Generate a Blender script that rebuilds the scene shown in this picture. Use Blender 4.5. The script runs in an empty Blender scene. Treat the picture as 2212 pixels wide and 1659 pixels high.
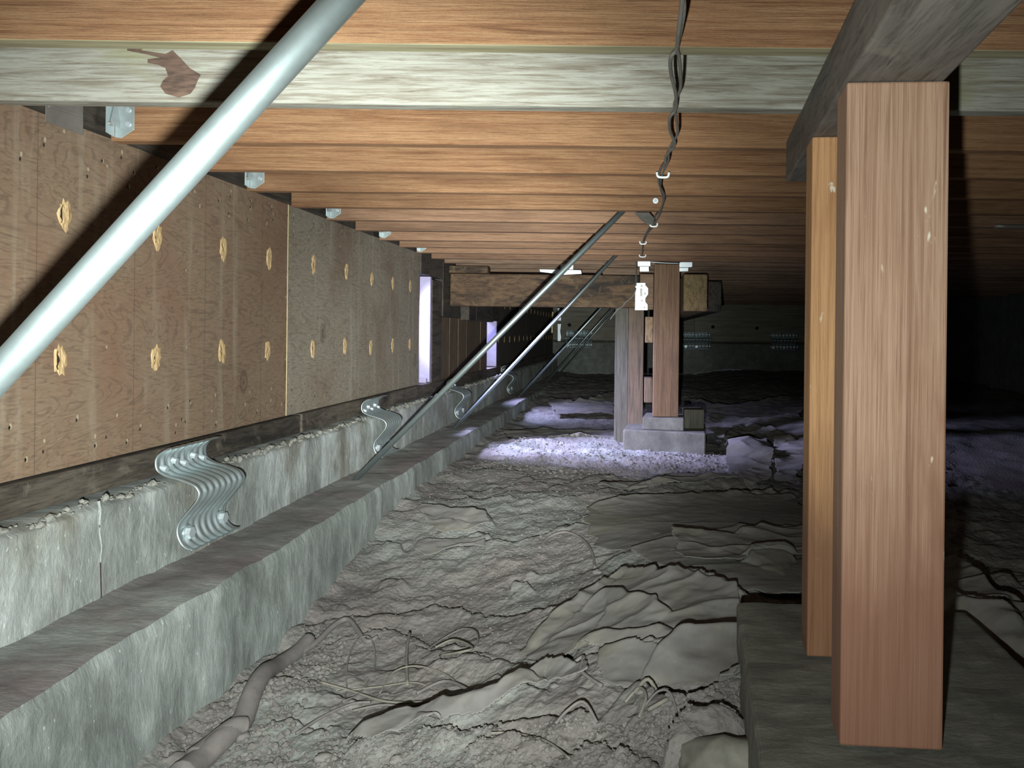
import bpy, bmesh, math, random
import numpy as np
from mathutils import Vector, Matrix
random.seed(7); RNG = np.random.RandomState(11)
SC = bpy.context.scene; COL = SC.collection
PI = math.pi

# ------------------------------------------------------------------ camera, world, lights, exposure
F = 1661.0; VX, VY = 1372.0, 720.0; CZ = 1.2; ROLL = 0.011
cam_d = bpy.data.cameras.new('camera'); cam = bpy.data.objects.new('camera', cam_d); COL.objects.link(cam)
cam_d.sensor_width = 36; cam_d.lens = 36*F/2212; cam_d.shift_x = (1106-VX)/2212; cam_d.shift_y = (VY-829.5)/2212
cam_d.clip_start = 0.02; cam_d.clip_end = 100
cam.matrix_world = Matrix.Translation((0, 0, CZ)) @ Matrix.Rotation(PI/2, 4, 'X') @ Matrix.Rotation(ROLL, 4, 'Z')
SC.camera = cam
SC.view_settings.view_transform = 'Standard'; SC.view_settings.look = 'None'
SC.view_settings.gamma = 1; SC.view_settings.use_curve_mapping = False; SC.view_settings.exposure = 0.0
w = bpy.data.worlds.new('sky'); SC.world = w; w.use_nodes = True
w.node_tree.nodes['Background'].inputs[0].default_value = (0.62, 0.66, 1.0, 1)
w.node_tree.nodes['Background'].inputs[1].default_value = 1.0

def spot(name, loc, target, power, size, blend, col, radius):
    d = bpy.data.lights.new(name, 'SPOT'); d.energy = power; d.spot_size = math.radians(size); d.spot_blend = blend
    d.color = col; d.shadow_soft_size = radius
    o = bpy.data.objects.new(name, d); COL.objects.link(o); o.location = loc
    o.rotation_euler = (Vector(target)-Vector(loc)).to_track_quat('-Z', 'Y').to_euler(); return o
LAMP = (-0.06, 0.0, CZ-0.13)
spot('torch_beam', LAMP, (-2.1, 6.0, CZ-0.25), 680, 70, 1.0, (0.93, 1.0, 0.97), 0.012)
spot('torch_spill', LAMP, (-0.30, 2.0, CZ+0.02), 118, 142, 1.0, (0.93, 1.0, 0.96), 0.012)
spot('torch_core', LAMP, (-1.2, 7.0, CZ-0.28), 1300, 35, 1.0, (0.95, 1.0, 0.97), 0.012)
def area(name, loc, target, sx, sy, power, col, spread=110):
    d = bpy.data.lights.new(name, 'AREA'); d.shape = 'RECTANGLE'; d.size = sx; d.size_y = sy; d.energy = power; d.color = col
    d.spread = math.radians(spread)
    o = bpy.data.objects.new(name, d); COL.objects.link(o); o.location = loc
    o.rotation_euler = (Vector(target)-Vector(loc)).to_track_quat('-Z', 'Y').to_euler(); return o
area('daylight_near_opening', (-1.82, 5.70, CZ+0.26), (0.05, 5.92, CZ-0.88), 0.30, 0.4, 56, (0.56, 0.58, 1.0), 62)
area('daylight_far_opening', (-1.80, 8.56, CZ+0.25), (-0.6, 8.3, CZ-0.93), 0.45, 0.5, 26, (0.52, 0.54, 1.0), 70)

# ------------------------------------------------------------------ pixel -> world
def ray(px, py):
    dx, dy = px-VX, py-VY; c, s = math.cos(ROLL), math.sin(ROLL)
    return (dx*c+dy*s)/F, (-dx*s+dy*c)/F
def atY(px, py, Y): u, v = ray(px, py); return Vector((u*Y, Y, CZ-v*Y))
def atX(px, py, X): u, v = ray(px, py); Y = X/u; return Vector((X, Y, CZ-v*Y))
def atZ(px, py, z): u, v = ray(px, py); Y = -(z-CZ)/v; return Vector((u*Y, Y, z))

# ------------------------------------------------------------------ materials
def newmat(name):
    m = bpy.data.materials.new(name); m.use_nodes = True; nt = m.node_tree
    return m, nt, nt.nodes['Principled BSDF']
def N(nt, t, **k):
    n = nt.nodes.new(t)
    for a, b in k.items(): setattr(n, a, b)
    return n
def coords(nt, scale, rnd=True):
    tc = N(nt, 'ShaderNodeTexCoord'); src = tc.outputs['Object']
    if rnd:
        oi = N(nt, 'ShaderNodeObjectInfo'); mu = N(nt, 'ShaderNodeMath', operation='MULTIPLY'); mu.inputs[1].default_value = 37.0
        nt.links.new(oi.outputs['Random'], mu.inputs[0])
        ad = N(nt, 'ShaderNodeVectorMath', operation='ADD'); nt.links.new(src, ad.inputs[0]); nt.links.new(mu.outputs[0], ad.inputs[1]); src = ad.outputs[0]
    mp = N(nt, 'ShaderNodeMapping'); mp.inputs['Scale'].default_value = scale; nt.links.new(src, mp.inputs['Vector'])
    return mp.outputs[0]
def noise(nt, vec, scale, detail=6, rough=0.6, dist=0.0):
    n = N(nt, 'ShaderNodeTexNoise'); n.inputs['Scale'].default_value = scale; n.inputs['Detail'].default_value = detail
    n.inputs['Roughness'].default_value = rough; n.inputs['Distortion'].default_value = dist
    nt.links.new(vec, n.inputs['Vector']); return n.outputs['Fac']
def ramp(nt, fac, stops):
    r = N(nt, 'ShaderNodeValToRGB'); cr = r.color_ramp
    cr.elements[0].position = stops[0][0]; cr.elements[0].color = (*stops[0][1], 1)
    cr.elements[1].position = stops[-1][0]; cr.elements[1].color = (*stops[-1][1], 1)
    for p, c in stops[1:-1]: e = cr.elements.new(p); e.color = (*c, 1)
    nt.links.new(fac, r.inputs[0]); return r.outputs[0]
def mixc(nt, fac, a, b, mode='MIX'):
    m = N(nt, 'ShaderNodeMix', data_type='RGBA', blend_type=mode)
    if isinstance(fac, float): m.inputs[0].default_value = fac
    else: nt.links.new(fac, m.inputs[0])
    for i, s in ((6, a), (7, b)):
        if isinstance(s, tuple): m.inputs[i].default_value = (*s, 1)
        else: nt.links.new(s, m.inputs[i])
    return m.outputs[2]
def step(nt, fac, lo, hi): return ramp(nt, fac, [(lo, (0, 0, 0)), (hi, (1, 1, 1))])
def bump(nt, b, h, strength, dist=0.01):
    n = N(nt, 'ShaderNodeBump'); n.inputs['Strength'].default_value = strength; n.inputs['Distance'].default_value = dist
    nt.links.new(h, n.inputs['Height']); nt.links.new(n.outputs[0], b.inputs['Normal'])
def hexc(s):
    r = [int(s[i:i+2], 16)/255 for i in (0, 2, 4)]
    return tuple(c/12.92 if c < 0.04045 else ((c+0.055)/1.055)**2.4 for c in r)
def sc3(axis, al, ac): return {'X': (al, ac, ac), 'Y': (ac, al, ac), 'Z': (ac, ac, al)}[axis]

def wood(name, light, mid, dark, axis='X', along=0.9, across=16, patch=None, patch_amt=0.5, rough=0.75, bmp=0.35, dirt=None, foot_tint=None):
    m, nt, b = newmat(name)
    v = coords(nt, sc3(axis, along, across))
    g = noise(nt, v, 3.0, 8, 0.65, 0.9)
    col = ramp(nt, g, [(0.30, dark), (0.42, mid), (0.58, light), (0.75, mid)])
    v2 = coords(nt, sc3(axis, along*3, across*5)); f = noise(nt, v2, 4.0, 5, 0.7, 0.3)
    col = mixc(nt, step(nt, f, 0.50, 0.72), col, dark)
    v3 = coords(nt, sc3(axis, 1.0, 4.0)); p = noise(nt, v3, 1.4, 4, 0.6, 0.5)
    if patch: col = mixc(nt, step(nt, p, 0.52, 0.68), col, mixc(nt, patch_amt, col, patch))
    oi = N(nt, 'ShaderNodeObjectInfo'); mr = N(nt, 'ShaderNodeMapRange'); mr.inputs['To Min'].default_value = 0.80; mr.inputs['To Max'].default_value = 1.12
    nt.links.new(oi.outputs['Random'], mr.inputs['Value'])
    hs = N(nt, 'ShaderNodeHueSaturation'); nt.links.new(mr.outputs[0], hs.inputs['Value']); nt.links.new(col, hs.inputs['Color']); col = hs.outputs[0]
    if dirt:
        v4 = coords(nt, (1, 1, 1)); q = noise(nt, v4, 9, 6, 0.7, 0.6); col = mixc(nt, step(nt, q, 0.55, 0.75), col, dirt)
    if foot_tint:  # darker, redder colour toward the foot, plus pale scuffs
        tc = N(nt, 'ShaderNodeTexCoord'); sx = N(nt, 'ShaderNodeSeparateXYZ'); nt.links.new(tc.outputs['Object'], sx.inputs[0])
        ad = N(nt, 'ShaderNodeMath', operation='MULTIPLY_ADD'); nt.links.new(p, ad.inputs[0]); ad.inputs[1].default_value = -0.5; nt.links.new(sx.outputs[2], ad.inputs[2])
        dd_ = ramp(nt, ad.outputs[0], [(0.0, (.8, .8, .8)), (0.30, (0, 0, 0))]); col = mixc(nt, dd_, col, foot_tint)
        sc_ = noise(nt, coords(nt, (18, 18, 6)), 2.2, 3, 0.6, 0.3); col = mixc(nt, step(nt, sc_, 0.70, 0.76), col, hexc('d2c6b2'))
    nt.links.new(col, b.inputs['Base Color']); b.inputs['Roughness'].default_value = rough
    hh = mixc(nt, 0.5, g, f); bump(nt, b, hh, bmp, 0.008); return m

M = {}
M['orange'] = wood('orange_fir', hexc('9e7957'), hexc('8a6242'), hexc('5f3e28'), 'X', 0.7, 26, hexc('6b4930'), 0.5, bmp=0.8)
M['brown'] = wood('brown_fir', hexc('94735a'), hexc('806048'), hexc('583f2f'), 'X', 0.7, 24, hexc('5d4433'), 0.5, bmp=0.7)
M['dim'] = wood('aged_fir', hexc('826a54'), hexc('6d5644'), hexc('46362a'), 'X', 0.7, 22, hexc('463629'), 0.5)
M['post'] = wood('post_fir', hexc('b4937a'), hexc('9c7860'), hexc('765440'), 'Z', 0.5, 36, hexc('8a5c40'), 0.5, foot_tint=hexc('6a4331'))
M['post_o'] = wood('post_orange_fir', hexc('bb9066'), hexc('a57a50'), hexc('7c5436'), 'Z', 0.5, 30, hexc('8a5a36'), 0.6, foot_tint=hexc('5f3c28'))
M['beam_dark'] = wood('stained_girder', hexc('716c65'), hexc('5d5954'), hexc('3f3b37'), 'Y', 0.8, 6, hexc('4a3a32'), 0.6, bmp=0.25, dirt=hexc('7c776c'))
M['rim'] = wood('blackened_timber', hexc('4d453c'), hexc('352f29'), hexc('17130f'), 'Y', 0.8, 8, hexc('5b5346'), 0.6, bmp=0.3, dirt=hexc('1a1714'))
M['sill'] = wood('weathered_sill', hexc('5f564b'), hexc('443c34'), hexc('211c18'), 'Y', 1.2, 9, hexc('1c1815'), 0.8, bmp=0.4, dirt=hexc('6f675a'))
M['old'] = wood('old_beam', hexc('6b533b'), hexc('4b3828'), hexc('201813'), 'X', 2.0, 7, hexc('1c1814'), 0.9, bmp=1.0, dirt=hexc('75664b'))
M['oldz'] = wood('old_stud', hexc('6c5a47'), hexc('574736'), hexc('352b22'), 'Z', 0.8, 14, hexc('3d372f'), 0.6)
M['greyz'] = wood('grey_stud', hexc('5c594e'), hexc('4a473d'), hexc('35322b'), 'Z', 0.8, 14, hexc('4b4337'), 0.6)
M['greyx'] = wood('grey_plank', hexc('8a867a'), hexc('767265'), hexc('565248'), 'X', 0.4, 8, hexc('6a6250'), 0.5)
M['end'] = wood('end_grain', hexc('9b8460'), hexc('7e6748'), hexc('4c3b27'), 'Z', 5, 14, hexc('6f6f45'), 0.6, bmp=1.0)

# old whitewashed joist
m, nt, b = newmat('flaking_whitewash')
v = coords(nt, (1.4, 22, 30), False); g = noise(nt, v, 3.0, 9, 0.72, 0.5)
v2 = coords(nt, (4.0, 60, 60), False); f = noise(nt, v2, 2.5, 6, 0.75, 0.3)
v3 = coords(nt, (1, 1, 2), False); p = noise(nt, v3, 2.2, 4, 0.6, 0.4)
col = ramp(nt, g, [(0.30, hexc('574e42')), (0.42, hexc('7e776a')), (0.55, hexc('9c9b90')), (0.75, hexc('adada3'))])
col = mixc(nt, step(nt, f, 0.56, 0.70), col, hexc('7d7265'))
col = mixc(nt, step(nt, p, 0.60, 0.78), col, hexc('8b8a6a'))
nt.links.new(col, b.inputs['Base Color']); b.inputs['Roughness'].default_value = 0.85; bump(nt, b, mixc(nt, 0.5, g, f), 0.6, 0.006); M['white'] = m
m, nt, b = newmat('torn_paper'); v = coords(nt, (3, 10, 14), False); g = noise(nt, v, 5, 6)
nt.links.new(ramp(nt, g, [(0.35, hexc('453730')), (0.65, hexc('70594b'))]), b.inputs['Base Color']); b.inputs['Roughness'].default_value = 0.9; M['torn'] = m
m, nt, b = newmat('olive_joist_bottom'); v = coords(nt, (1, 20, 20), False); g = noise(nt, v, 3, 6)
nt.links.new(ramp(nt, g, [(0.3, hexc('6c6248')), (0.7, hexc('a09a7c'))]), b.inputs['Base Color']); b.inputs['Roughness'].default_value = 0.9; M['olive'] = m

# plywood: swirling face grain, chalk lines, knots, water streaks
def plywood(name, base, light, dark, red, streak):
    m, nt, b = newmat(name)
    v = coords(nt, (1, 0.55, 2.2), False)
    n0 = noise(nt, v, 2.4, 4, 0.55, 1.6)
    mu = N(nt, 'ShaderNodeMath', operation='MULTIPLY'); mu.inputs[1].default_value = 44; nt.links.new(n0, mu.inputs[0])
    si = N(nt, 'ShaderNodeMath', operation='SINE'); nt.links.new(mu.outputs[0], si.inputs[0])
    ab = N(nt, 'ShaderNodeMath', operation='ABSOLUTE'); nt.links.new(si.outputs[0], ab.inputs[0])
    line = ramp(nt, ab.outputs[0], [(0.0, (1, 1, 1)), (0.55, (0, 0, 0))])
    fine = noise(nt, coords(nt, (1, 5, 30), False), 5, 7, 0.7, 0.6)
    big = noise(nt, coords(nt, (1, 1.6, 1.2), False), 1.6, 4, 0.6, 0.4)
    col = ramp(nt, fine, [(0.3, base), (0.7, light)])
    col = mixc(nt, step(nt, big, 0.45, 0.65), col, mixc(nt, 0.55, col, red))
    lm = N(nt, 'ShaderNodeMath', operation='MULTIPLY'); lm.inputs[1].default_value = 0.42; nt.links.new(line, lm.inputs[0])
    col = mixc(nt, lm.outputs[0], col, dark)
    # pale water streaks running down
    st = noise(nt, coords(nt, (1, 5.5, 0.5), False), 2.2, 4, 0.6, 0.2)
    sm = N(nt, 'ShaderNodeMath', operation='MULTIPLY'); sm.inputs[1].default_value = 0.45; nt.links.new(step(nt, st, 0.56, 0.74), sm.inputs[0])
    col = mixc(nt, sm.outputs[0], col, streak)
    vo = N(nt, 'ShaderNodeTexVoronoi'); vo.inputs['Scale'].default_value = 1.0
    kv = coords(nt, (0.0, 3.2, 2.2), False); nt.links.new(kv, vo.inputs['Vector'])
    kn = ramp(nt, vo.outputs['Distance'], [(0.0, (0.35, 0.35, 0.35)), (0.045, (0.9, 0.9, 0.9)), (0.07, (0.1, 0.1, 0.1)), (0.10, (0.6, 0.6, 0.6)), (0.13, (0, 0, 0))])
    col = mixc(nt, kn, col, dark)
    # chalk lines
    tc = N(nt, 'ShaderNodeTexCoord'); sx = N(nt, 'ShaderNodeSeparateXYZ'); nt.links.new(tc.outputs['Object'], sx.inputs[0])
    wob = noise(nt, coords(nt, (1, 3, 1), False), 2, 2)
    for z0 in (0.795, 0.19):
        a = N(nt, 'ShaderNodeMath', operation='SUBTRACT'); nt.links.new(sx.outputs[2], a.inputs[0]); a.inputs[1].default_value = z0
        w1 = N(nt, 'ShaderNodeMath', operation='MULTIPLY_ADD'); nt.links.new(wob, w1.inputs[0]); w1.inputs[1].default_value = 0.010; nt.links.new(a.outputs[0], w1.inputs[2])
        c2 = N(nt, 'ShaderNodeMath', operation='COMPARE'); nt.links.new(w1.outputs[0], c2.inputs[0]); c2.inputs[1].default_value = 0.005; c2.inputs[2].default_value = 0.0017
        col = mixc(nt, c2.outputs[0], col, dark)
    for y0 in (0.55, 0.97, 1.37, 1.77, 2.2):
        c2 = N(nt, 'ShaderNodeMath', operation='COMPARE'); nt.links.new(sx.outputs[1], c2.inputs[0]); c2.inputs[1].default_value = y0; c2.inputs[2].default_value = 0.0016
        c3 = N(nt, 'ShaderNodeMath', operation='MULTIPLY'); c3.inputs[1].default_value = 0.5; nt.links.new(c2.outputs[0], c3.inputs[0])
        col = mixc(nt, c3.outputs[0], col, dark)
    nt.links.new(col, b.inputs['Base Color']); b.inputs['Roughness'].default_value = 0.88
    bump(nt, b, fine, 0.2, 0.003); return m
M['ply'] = plywood('plywood_brown', hexc('6f5c4a'), hexc('87725d'), hexc('43352b'), hexc('744f3c'), hexc('a09683'))
M['ply2'] = plywood('plywood_grey', hexc('756b5c'), hexc('968c7d'), hexc('4f4439'), hexc('6a503c'), hexc('a8a59a'))
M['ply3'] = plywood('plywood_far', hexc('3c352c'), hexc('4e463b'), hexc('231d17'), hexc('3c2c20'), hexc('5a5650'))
m, nt, b = newmat('splintered_wood'); v = coords(nt, (1, 60, 8)); g = noise(nt, v, 3, 5)
nt.links.new(ramp(nt, g, [(0.30, hexc('8a6a44')), (0.45, hexc('b89a6e')), (0.75, hexc('ccb48c'))]), b.inputs['Base Color']); b.inputs['Roughness'].default_value = 0.9; M['splinter'] = m
def plain(name, c, rough=0.8, metal=0.0, var=0.0, scale=20):
    m, nt, b = newmat(name)
    if var:
        g = noise(nt, coords(nt, (1, 1, 1)), scale, 6)
        nt.links.new(ramp(nt, g, [(0.3, tuple(x*(1-var) for x in c)), (0.7, tuple(min(1, x*(1+var)) for x in c))]), b.inputs['Base Color'])
    else: b.inputs['Base Color'].default_value = (*c, 1)
    b.inputs['Roughness'].default_value = rough; b.inputs['Metallic'].default_value = metal; return m
M['black'] = plain('dark_void', (0.008, 0.007, 0.006), 0.95)
M['nail'] = plain('nail_head', hexc('b0a58c'), 0.5, 0.2)
M['nailhole'] = plain('nail_dent', hexc('2a1f16'), 0.9)
M['pale'] = plain('pale_ply_edge', hexc('cdbd92'), 0.8, 0, 0.2)
M['galv'] = plain('galvanized_steel', hexc('b4c0c1'), 0.36, 0.6, 0.14, 30)
M['galv_rod'] = plain('galvanized_tube', hexc('a3b0b0'), 0.40, 0.9, 0.08, 50)
M['galv_plate'] = plain('galvanized_sheet', hexc('b3bfc0'), 0.40, 0.85, 0.10, 30)
M['zinc'] = plain('bright_zinc', hexc('c4ccd0'), 0.45, 0.55, 0.05, 30)
M['dullsteel'] = plain('dull_steel', hexc('8f8c87'), 0.5, 0.6, 0.2, 14)
M['cable'] = plain('grey_cable_sheath', hexc('75726c'), 0.7, 0, 0.15, 40)
M['staple'] = plain('white_plastic', hexc('e8ecec'), 0.5)
M['painted'] = plain('painted_reveal', hexc('a49db8'), 0.7, 0, 0.12, 12)
M['root'] = plain('dusty_root', hexc('6b6562'), 0.95, 0, 0.16, 30)
M['root2'] = plain('dusty_bark', hexc('716c63'), 0.95, 0, 0.2, 30)
M['stone'] = plain('dusty_stone', hexc('6b6763'), 0.9, 0, 0.3, 12)
M['stone2'] = plain('pale_rubble', hexc('78756c'), 0.9, 0, 0.25, 22)
M['subfloor'] = wood('subfloor_board', hexc('8a6a48'), hexc('6e5136'), hexc('3f2d1e'), 'Y')
M['crumb'] = plain('crumbled_mortar', hexc('7b7a73'), 0.95, 0, 0.25, 30)
M['caulk'] = plain('pale_caulk', hexc('868b86'), 0.8, 0, 0.2, 60)
M['web'] = plain('dusty_cobweb', hexc('8b8880'), 0.9, 0, 0.15, 20)

# concrete
def concrete(name, stops, white, whiteamt, brown=None, speck=True, rough=0.85, streak=.35):
    m, nt, b = newmat(name)
    a = noise(nt, coords(nt, (1, 1, 1), False), 2.2, 8, 0.65, 0.5)
    col = ramp(nt, a, stops)
    wst = noise(nt, coords(nt, (1, 3.0, 0.9), False), 1.5, 6, 0.6, 0.4)
    wm = N(nt, 'ShaderNodeMath', operation='MULTIPLY'); wm.inputs[1].default_value = whiteamt; nt.links.new(step(nt, wst, 0.48, 0.66), wm.inputs[0])
    col = mixc(nt, wm.outputs[0], col, white)
    if brown:
        bb = noise(nt, coords(nt, (1, 1.3, 1), False), 1.1, 5, 0.6, 0.3); col = mixc(nt, step(nt, bb, 0.54, 0.64), col, brown)
    dr = noise(nt, coords(nt, (1, 22, 3.0), False), 2.0, 6, 0.7, 0.3)
    dm = N(nt, 'ShaderNodeMath', operation='MULTIPLY'); dm.inputs[1].default_value = streak; nt.links.new(step(nt, dr, 0.50, 0.70), dm.inputs[0])
    col = mixc(nt, dm.outputs[0], col, tuple(x*0.6 for x in stops[0][1]))
    if speck:
        sp = noise(nt, coords(nt, (1, 55, 22), False), 1.6, 2, 0.5, 0.0)
        sm = N(nt, 'ShaderNodeMath', operation='MULTIPLY'); sm.inputs[1].default_value = 0.7; nt.links.new(step(nt, sp, 0.70, 0.74), sm.inputs[0])
        col = mixc(nt, sm.outputs[0], col, hexc('c8cfc8'))
    mo = noise(nt, coords(nt, (1, 2.2, 1), False), 8, 9, 0.75, 0.5)
    col = mixc(nt, 1.0, col, ramp(nt, mo, [(0.30, (.62, .62, .62)), (0.5, (.95, .95, .95)), (0.70, (1.3, 1.32, 1.32))]), 'MULTIPLY')
    nt.links.new(col, b.inputs['Base Color']); b.inputs['Roughness'].default_value = rough
    h = mixc(nt, 0.5, noise(nt, coords(nt, (1, 2.5, 1), False), 22, 8, 0.7, 0.3), mo); bump(nt, b, h, 0.7, 0.016); return m
M['stem'] = concrete('stem_concrete', [(0.35, hexc('787b77')), (0.5, hexc('8c908c')), (0.65, hexc('a0a49f'))], hexc('c6cbc9'), 0.75, hexc('7d7a6e'))
M['footing'] = concrete('footing_concrete', [(0.35, hexc('6d716c')), (0.5, hexc('7f8480')), (0.66, hexc('929793'))], hexc('b0b5b1'), 0.5, None)
M['ledge'] = concrete('dusty_ledge', [(0.38, hexc('706765')), (0.52, hexc('777672')), (0.62, hexc('858a84'))], hexc('979c96'), 0.3, hexc('756c69'), False, 0.95)
M['pier'] = concrete('pier_concrete', [(0.3, hexc('4d4b44')), (0.5, hexc('59574e')), (0.7, hexc('69675d'))], hexc('787468'), 0.4, None, False, .9, 0.0)
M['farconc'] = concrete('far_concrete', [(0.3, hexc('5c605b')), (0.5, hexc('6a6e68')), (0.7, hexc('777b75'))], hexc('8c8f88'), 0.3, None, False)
# dirt and sheeting
def dirtmat(name, stops, tint, tamt, fines=90, bmp=0.6, sk=0.8):
    m, nt, b = newmat(name)
    a = noise(nt, coords(nt, (1, 1, 1), False), 3.0, 8, 0.7, 0.6); col = ramp(nt, a, stops)
    t = noise(nt, coords(nt, (1, 1, 1), False), 1.7, 4, 0.6, 0.4)
    tm = N(nt, 'ShaderNodeMath', operation='MULTIPLY'); tm.inputs[1].default_value = tamt; nt.links.new(step(nt, t, 0.45, 0.62), tm.inputs[0])
    col = mixc(nt, tm.outputs[0], col, tint)
    sp = noise(nt, coords(nt, (1, 1, 1), False), fines, 4, 0.7)
    for lo, hi, cc in ((0.64, 0.76, hexc('a9aaa5')), (0.42, 0.28, hexc('4e4846'))):
        km = N(nt, 'ShaderNodeMath', operation='MULTIPLY'); km.inputs[1].default_value = sk
        nt.links.new(ramp(nt, sp, [(lo, (0, 0, 0)), (hi, (1, 1, 1))] if hi > lo else [(hi, (1, 1, 1)), (lo, (0, 0, 0))]), km.inputs[0]); col = mixc(nt, km.outputs[0], col, cc)
    nt.links.new(col, b.inputs['Base Color']); b.inputs['Roughness'].default_value = 0.95
    vo = N(nt, 'ShaderNodeTexVoronoi'); vo.inputs['Scale'].default_value = 55; nt.links.new(coords(nt, (1, 1, 1), False), vo.inputs['Vector'])
    lo_ = noise(nt, coords(nt, (1, 1.4, 1), False), 16, 9, 0.75, 0.8)
    bump(nt, b, mixc(nt, 0.35 if bmp > .3 else 0.0, mixc(nt, 0.5, sp, lo_), vo.outputs['Distance']), bmp*1.3, 0.016 if bmp > .3 else .008); return m
M['dirt'] = dirtmat('grey_dirt', [(0.3, hexc('675f5c')), (0.5, hexc('77716d')), (0.7, hexc('898580'))], hexc('78807a'), 0.55)
M['sheet'] = dirtmat('dusty_sheeting', [(0.3, hexc('62605d')), (0.5, hexc('6d6a67')), (0.7, hexc('7a7774'))], hexc('65614f'), 0.6, 30, 0.06, 0.25)

# ------------------------------------------------------------------ mesh helpers
def link(o, parent=None, loc=None):
    COL.objects.link(o)
    if parent is not None: o.parent = parent
    if loc is not None: o.location = loc
    return o
def mk(name, verts, faces, mat, parent=None, origin=(0, 0, 0), smooth=False, mats=None, midx=None):
    """verts in world space; origin in world space; parent must be unrotated"""
    og = Vector(origin); me = bpy.data.meshes.new(name)
    me.from_pydata([tuple(Vector(v)-og) for v in verts], [], faces); me.update()
    for mm in (mats or [mat]): me.materials.append(mm)
    if midx: me.polygons.foreach_set('material_index', midx)
    if smooth: me.polygons.foreach_set('use_smooth', [True]*len(me.polygons))
    o = bpy.data.objects.new(name, me); COL.objects.link(o)
    if parent is not None: o.parent = parent; o.location = og-WL(parent)
    else: o.location = og
    return o
def WL(o):
    v = Vector(o.location)
    if o.parent: v = v+WL(o.parent)
    return v
def info(o, label=None, cat=None, group=None, kind=None):
    if label: o['label'] = label
    if cat: o['category'] = cat
    if group: o['group'] = group
    if kind: o['kind'] = kind
    return o
def empty(name, loc, label=None, cat=None, group=None, kind=None):
    o = bpy.data.objects.new(name, None); COL.objects.link(o); o.location = loc; o.empty_display_size = 0.05
    return info(o, label, cat, group, kind)
def bevel(o, wd=0.003, seg=2):
    m = o.modifiers.new('bevel', 'BEVEL'); m.width = wd; m.segments = seg; m.limit_method = 'ANGLE'; return o
BF = [(0, 1, 3, 2), (4, 6, 7, 5), (0, 4, 5, 1), (2, 3, 7, 6), (0, 2, 6, 4), (1, 5, 7, 3)]
def boxv(x0, x1, y0, y1, z0, z1): return [(x, y, z) for x in (x0, x1) for y in (y0, y1) for z in (z0, z1)]
def box(name, x0, x1, y0, y1, z0, z1, mat, parent=None, bv=0.003, origin=None):
    og = origin or ((x0+x1)/2, (y0+y1)/2, z0)
    o = mk(name, boxv(x0, x1, y0, y1, z0, z1), BF, mat, parent, og)
    if bv: bevel(o, bv)
    return o
def rbox(name, corners2d, z0, z1, mat, parent=None, bv=0.003):
    """box on an arbitrary 4-corner plan"""
    vs = [(x, y, z) for x, y in corners2d for z in (z0, z1)]
    fs = [(0, 2, 4, 6), (1, 7, 5, 3), (0, 1, 3, 2), (2, 3, 5, 4), (4, 5, 7, 6), (6, 7, 1, 0)]
    cx = sum(c[0] for c in corners2d)/4; cy = sum(c[1] for c in corners2d)/4
    o = mk(name, vs, fs, mat, parent, (cx, cy, z0))
    bm = bmesh.new(); bm.from_mesh(o.data); bmesh.ops.recalc_face_normals(bm, faces=bm.faces); bm.to_mesh(o.data); bm.free()
    if bv: bevel(o, bv)
    return o
def fixn(o):
    bm = bmesh.new(); bm.from_mesh(o.data); bmesh.ops.recalc_face_normals(bm, faces=bm.faces); bm.to_mesh(o.data); bm.free(); return o
def catmull(pts, n=6):
    pts = [Vector(p) for p in pts]; out = []
    for i in range(len(pts)-1):
        p0 = pts[max(i-1, 0)]; p1 = pts[i]; p2 = pts[i+1]; p3 = pts[min(i+2, len(pts)-1)]
        for k in range(n):
            t = k/n
            out.append(0.5*((2*p1)+(p2-p0)*t+(2*p0-5*p1+4*p2-p3)*t*t+(3*p1-p0-3*p2+p3)*t**3))
    out.append(pts[-1]); return out
def tubegeo(pts, rad, seg=8, caps=True):
    vs, fs = [], []; n = len(pts); up = Vector((0, 0, 1))
    for i, p in enumerate(pts):
        t = (pts[min(i+1, n-1)]-pts[max(i-1, 0)]).normalized()
        a = t.cross(up)
        if a.length < 0.05: a = t.cross(Vector((1, 0, 0)))
        a.normalize(); b2 = t.cross(a)
        r = rad(i/(n-1)) if callable(rad) else rad
        for k in range(seg):
            th = 2*PI*k/seg; vs.append(p+a*math.cos(th)*r+b2*math.sin(th)*r)
    for i in range(n-1):
        for k in range(seg):
            k2 = (k+1) % seg; fs.append((i*seg+k, i*seg+k2, (i+1)*seg+k2, (i+1)*seg+k))
    if caps: fs.append(tuple(range(seg))); fs.append(tuple(reversed(range((n-1)*seg, n*seg))))
    return vs, fs
def tube(name, pts, rad, mat, parent=None, seg=8, smooth=6):
    P = catmull(pts, smooth) if smooth else [Vector(p) for p in pts]
    vs, fs = tubegeo(P, rad, seg)
    o = mk(name, vs, fs, mat, parent, P[0], True); return fixn(o)
def prism(name, poly, offset, mat, parent=None, bv=0.0):
    """poly: world points (planar outline); extruded by offset"""
    n = len(poly); off = Vector(offset); vs = [Vector(p) for p in poly]+[Vector(p)+off for p in poly]
    fs = [tuple(range(n)), tuple(reversed(range(n, 2*n)))]+[(i, (i+1) % n, n+(i+1) % n, n+i) for i in range(n)]
    c = sum((Vector(p) for p in poly), Vector())/n
    o = fixn(mk(name, vs, fs, mat, parent, c))
    if bv: bevel(o, bv)
    return o
def cyl(name, c, axis, r, h, mat, parent=None, seg=12, r2=None):
    c = Vector(c); a = Vector(axis).normalized(); P = [c, c+a*h]; r2 = r if r2 is None else r2
    vs, fs = tubegeo(P, lambda t: r+(r2-r)*t, seg); o = fixn(mk(name, vs, fs, mat, parent, c))
    return o

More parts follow.
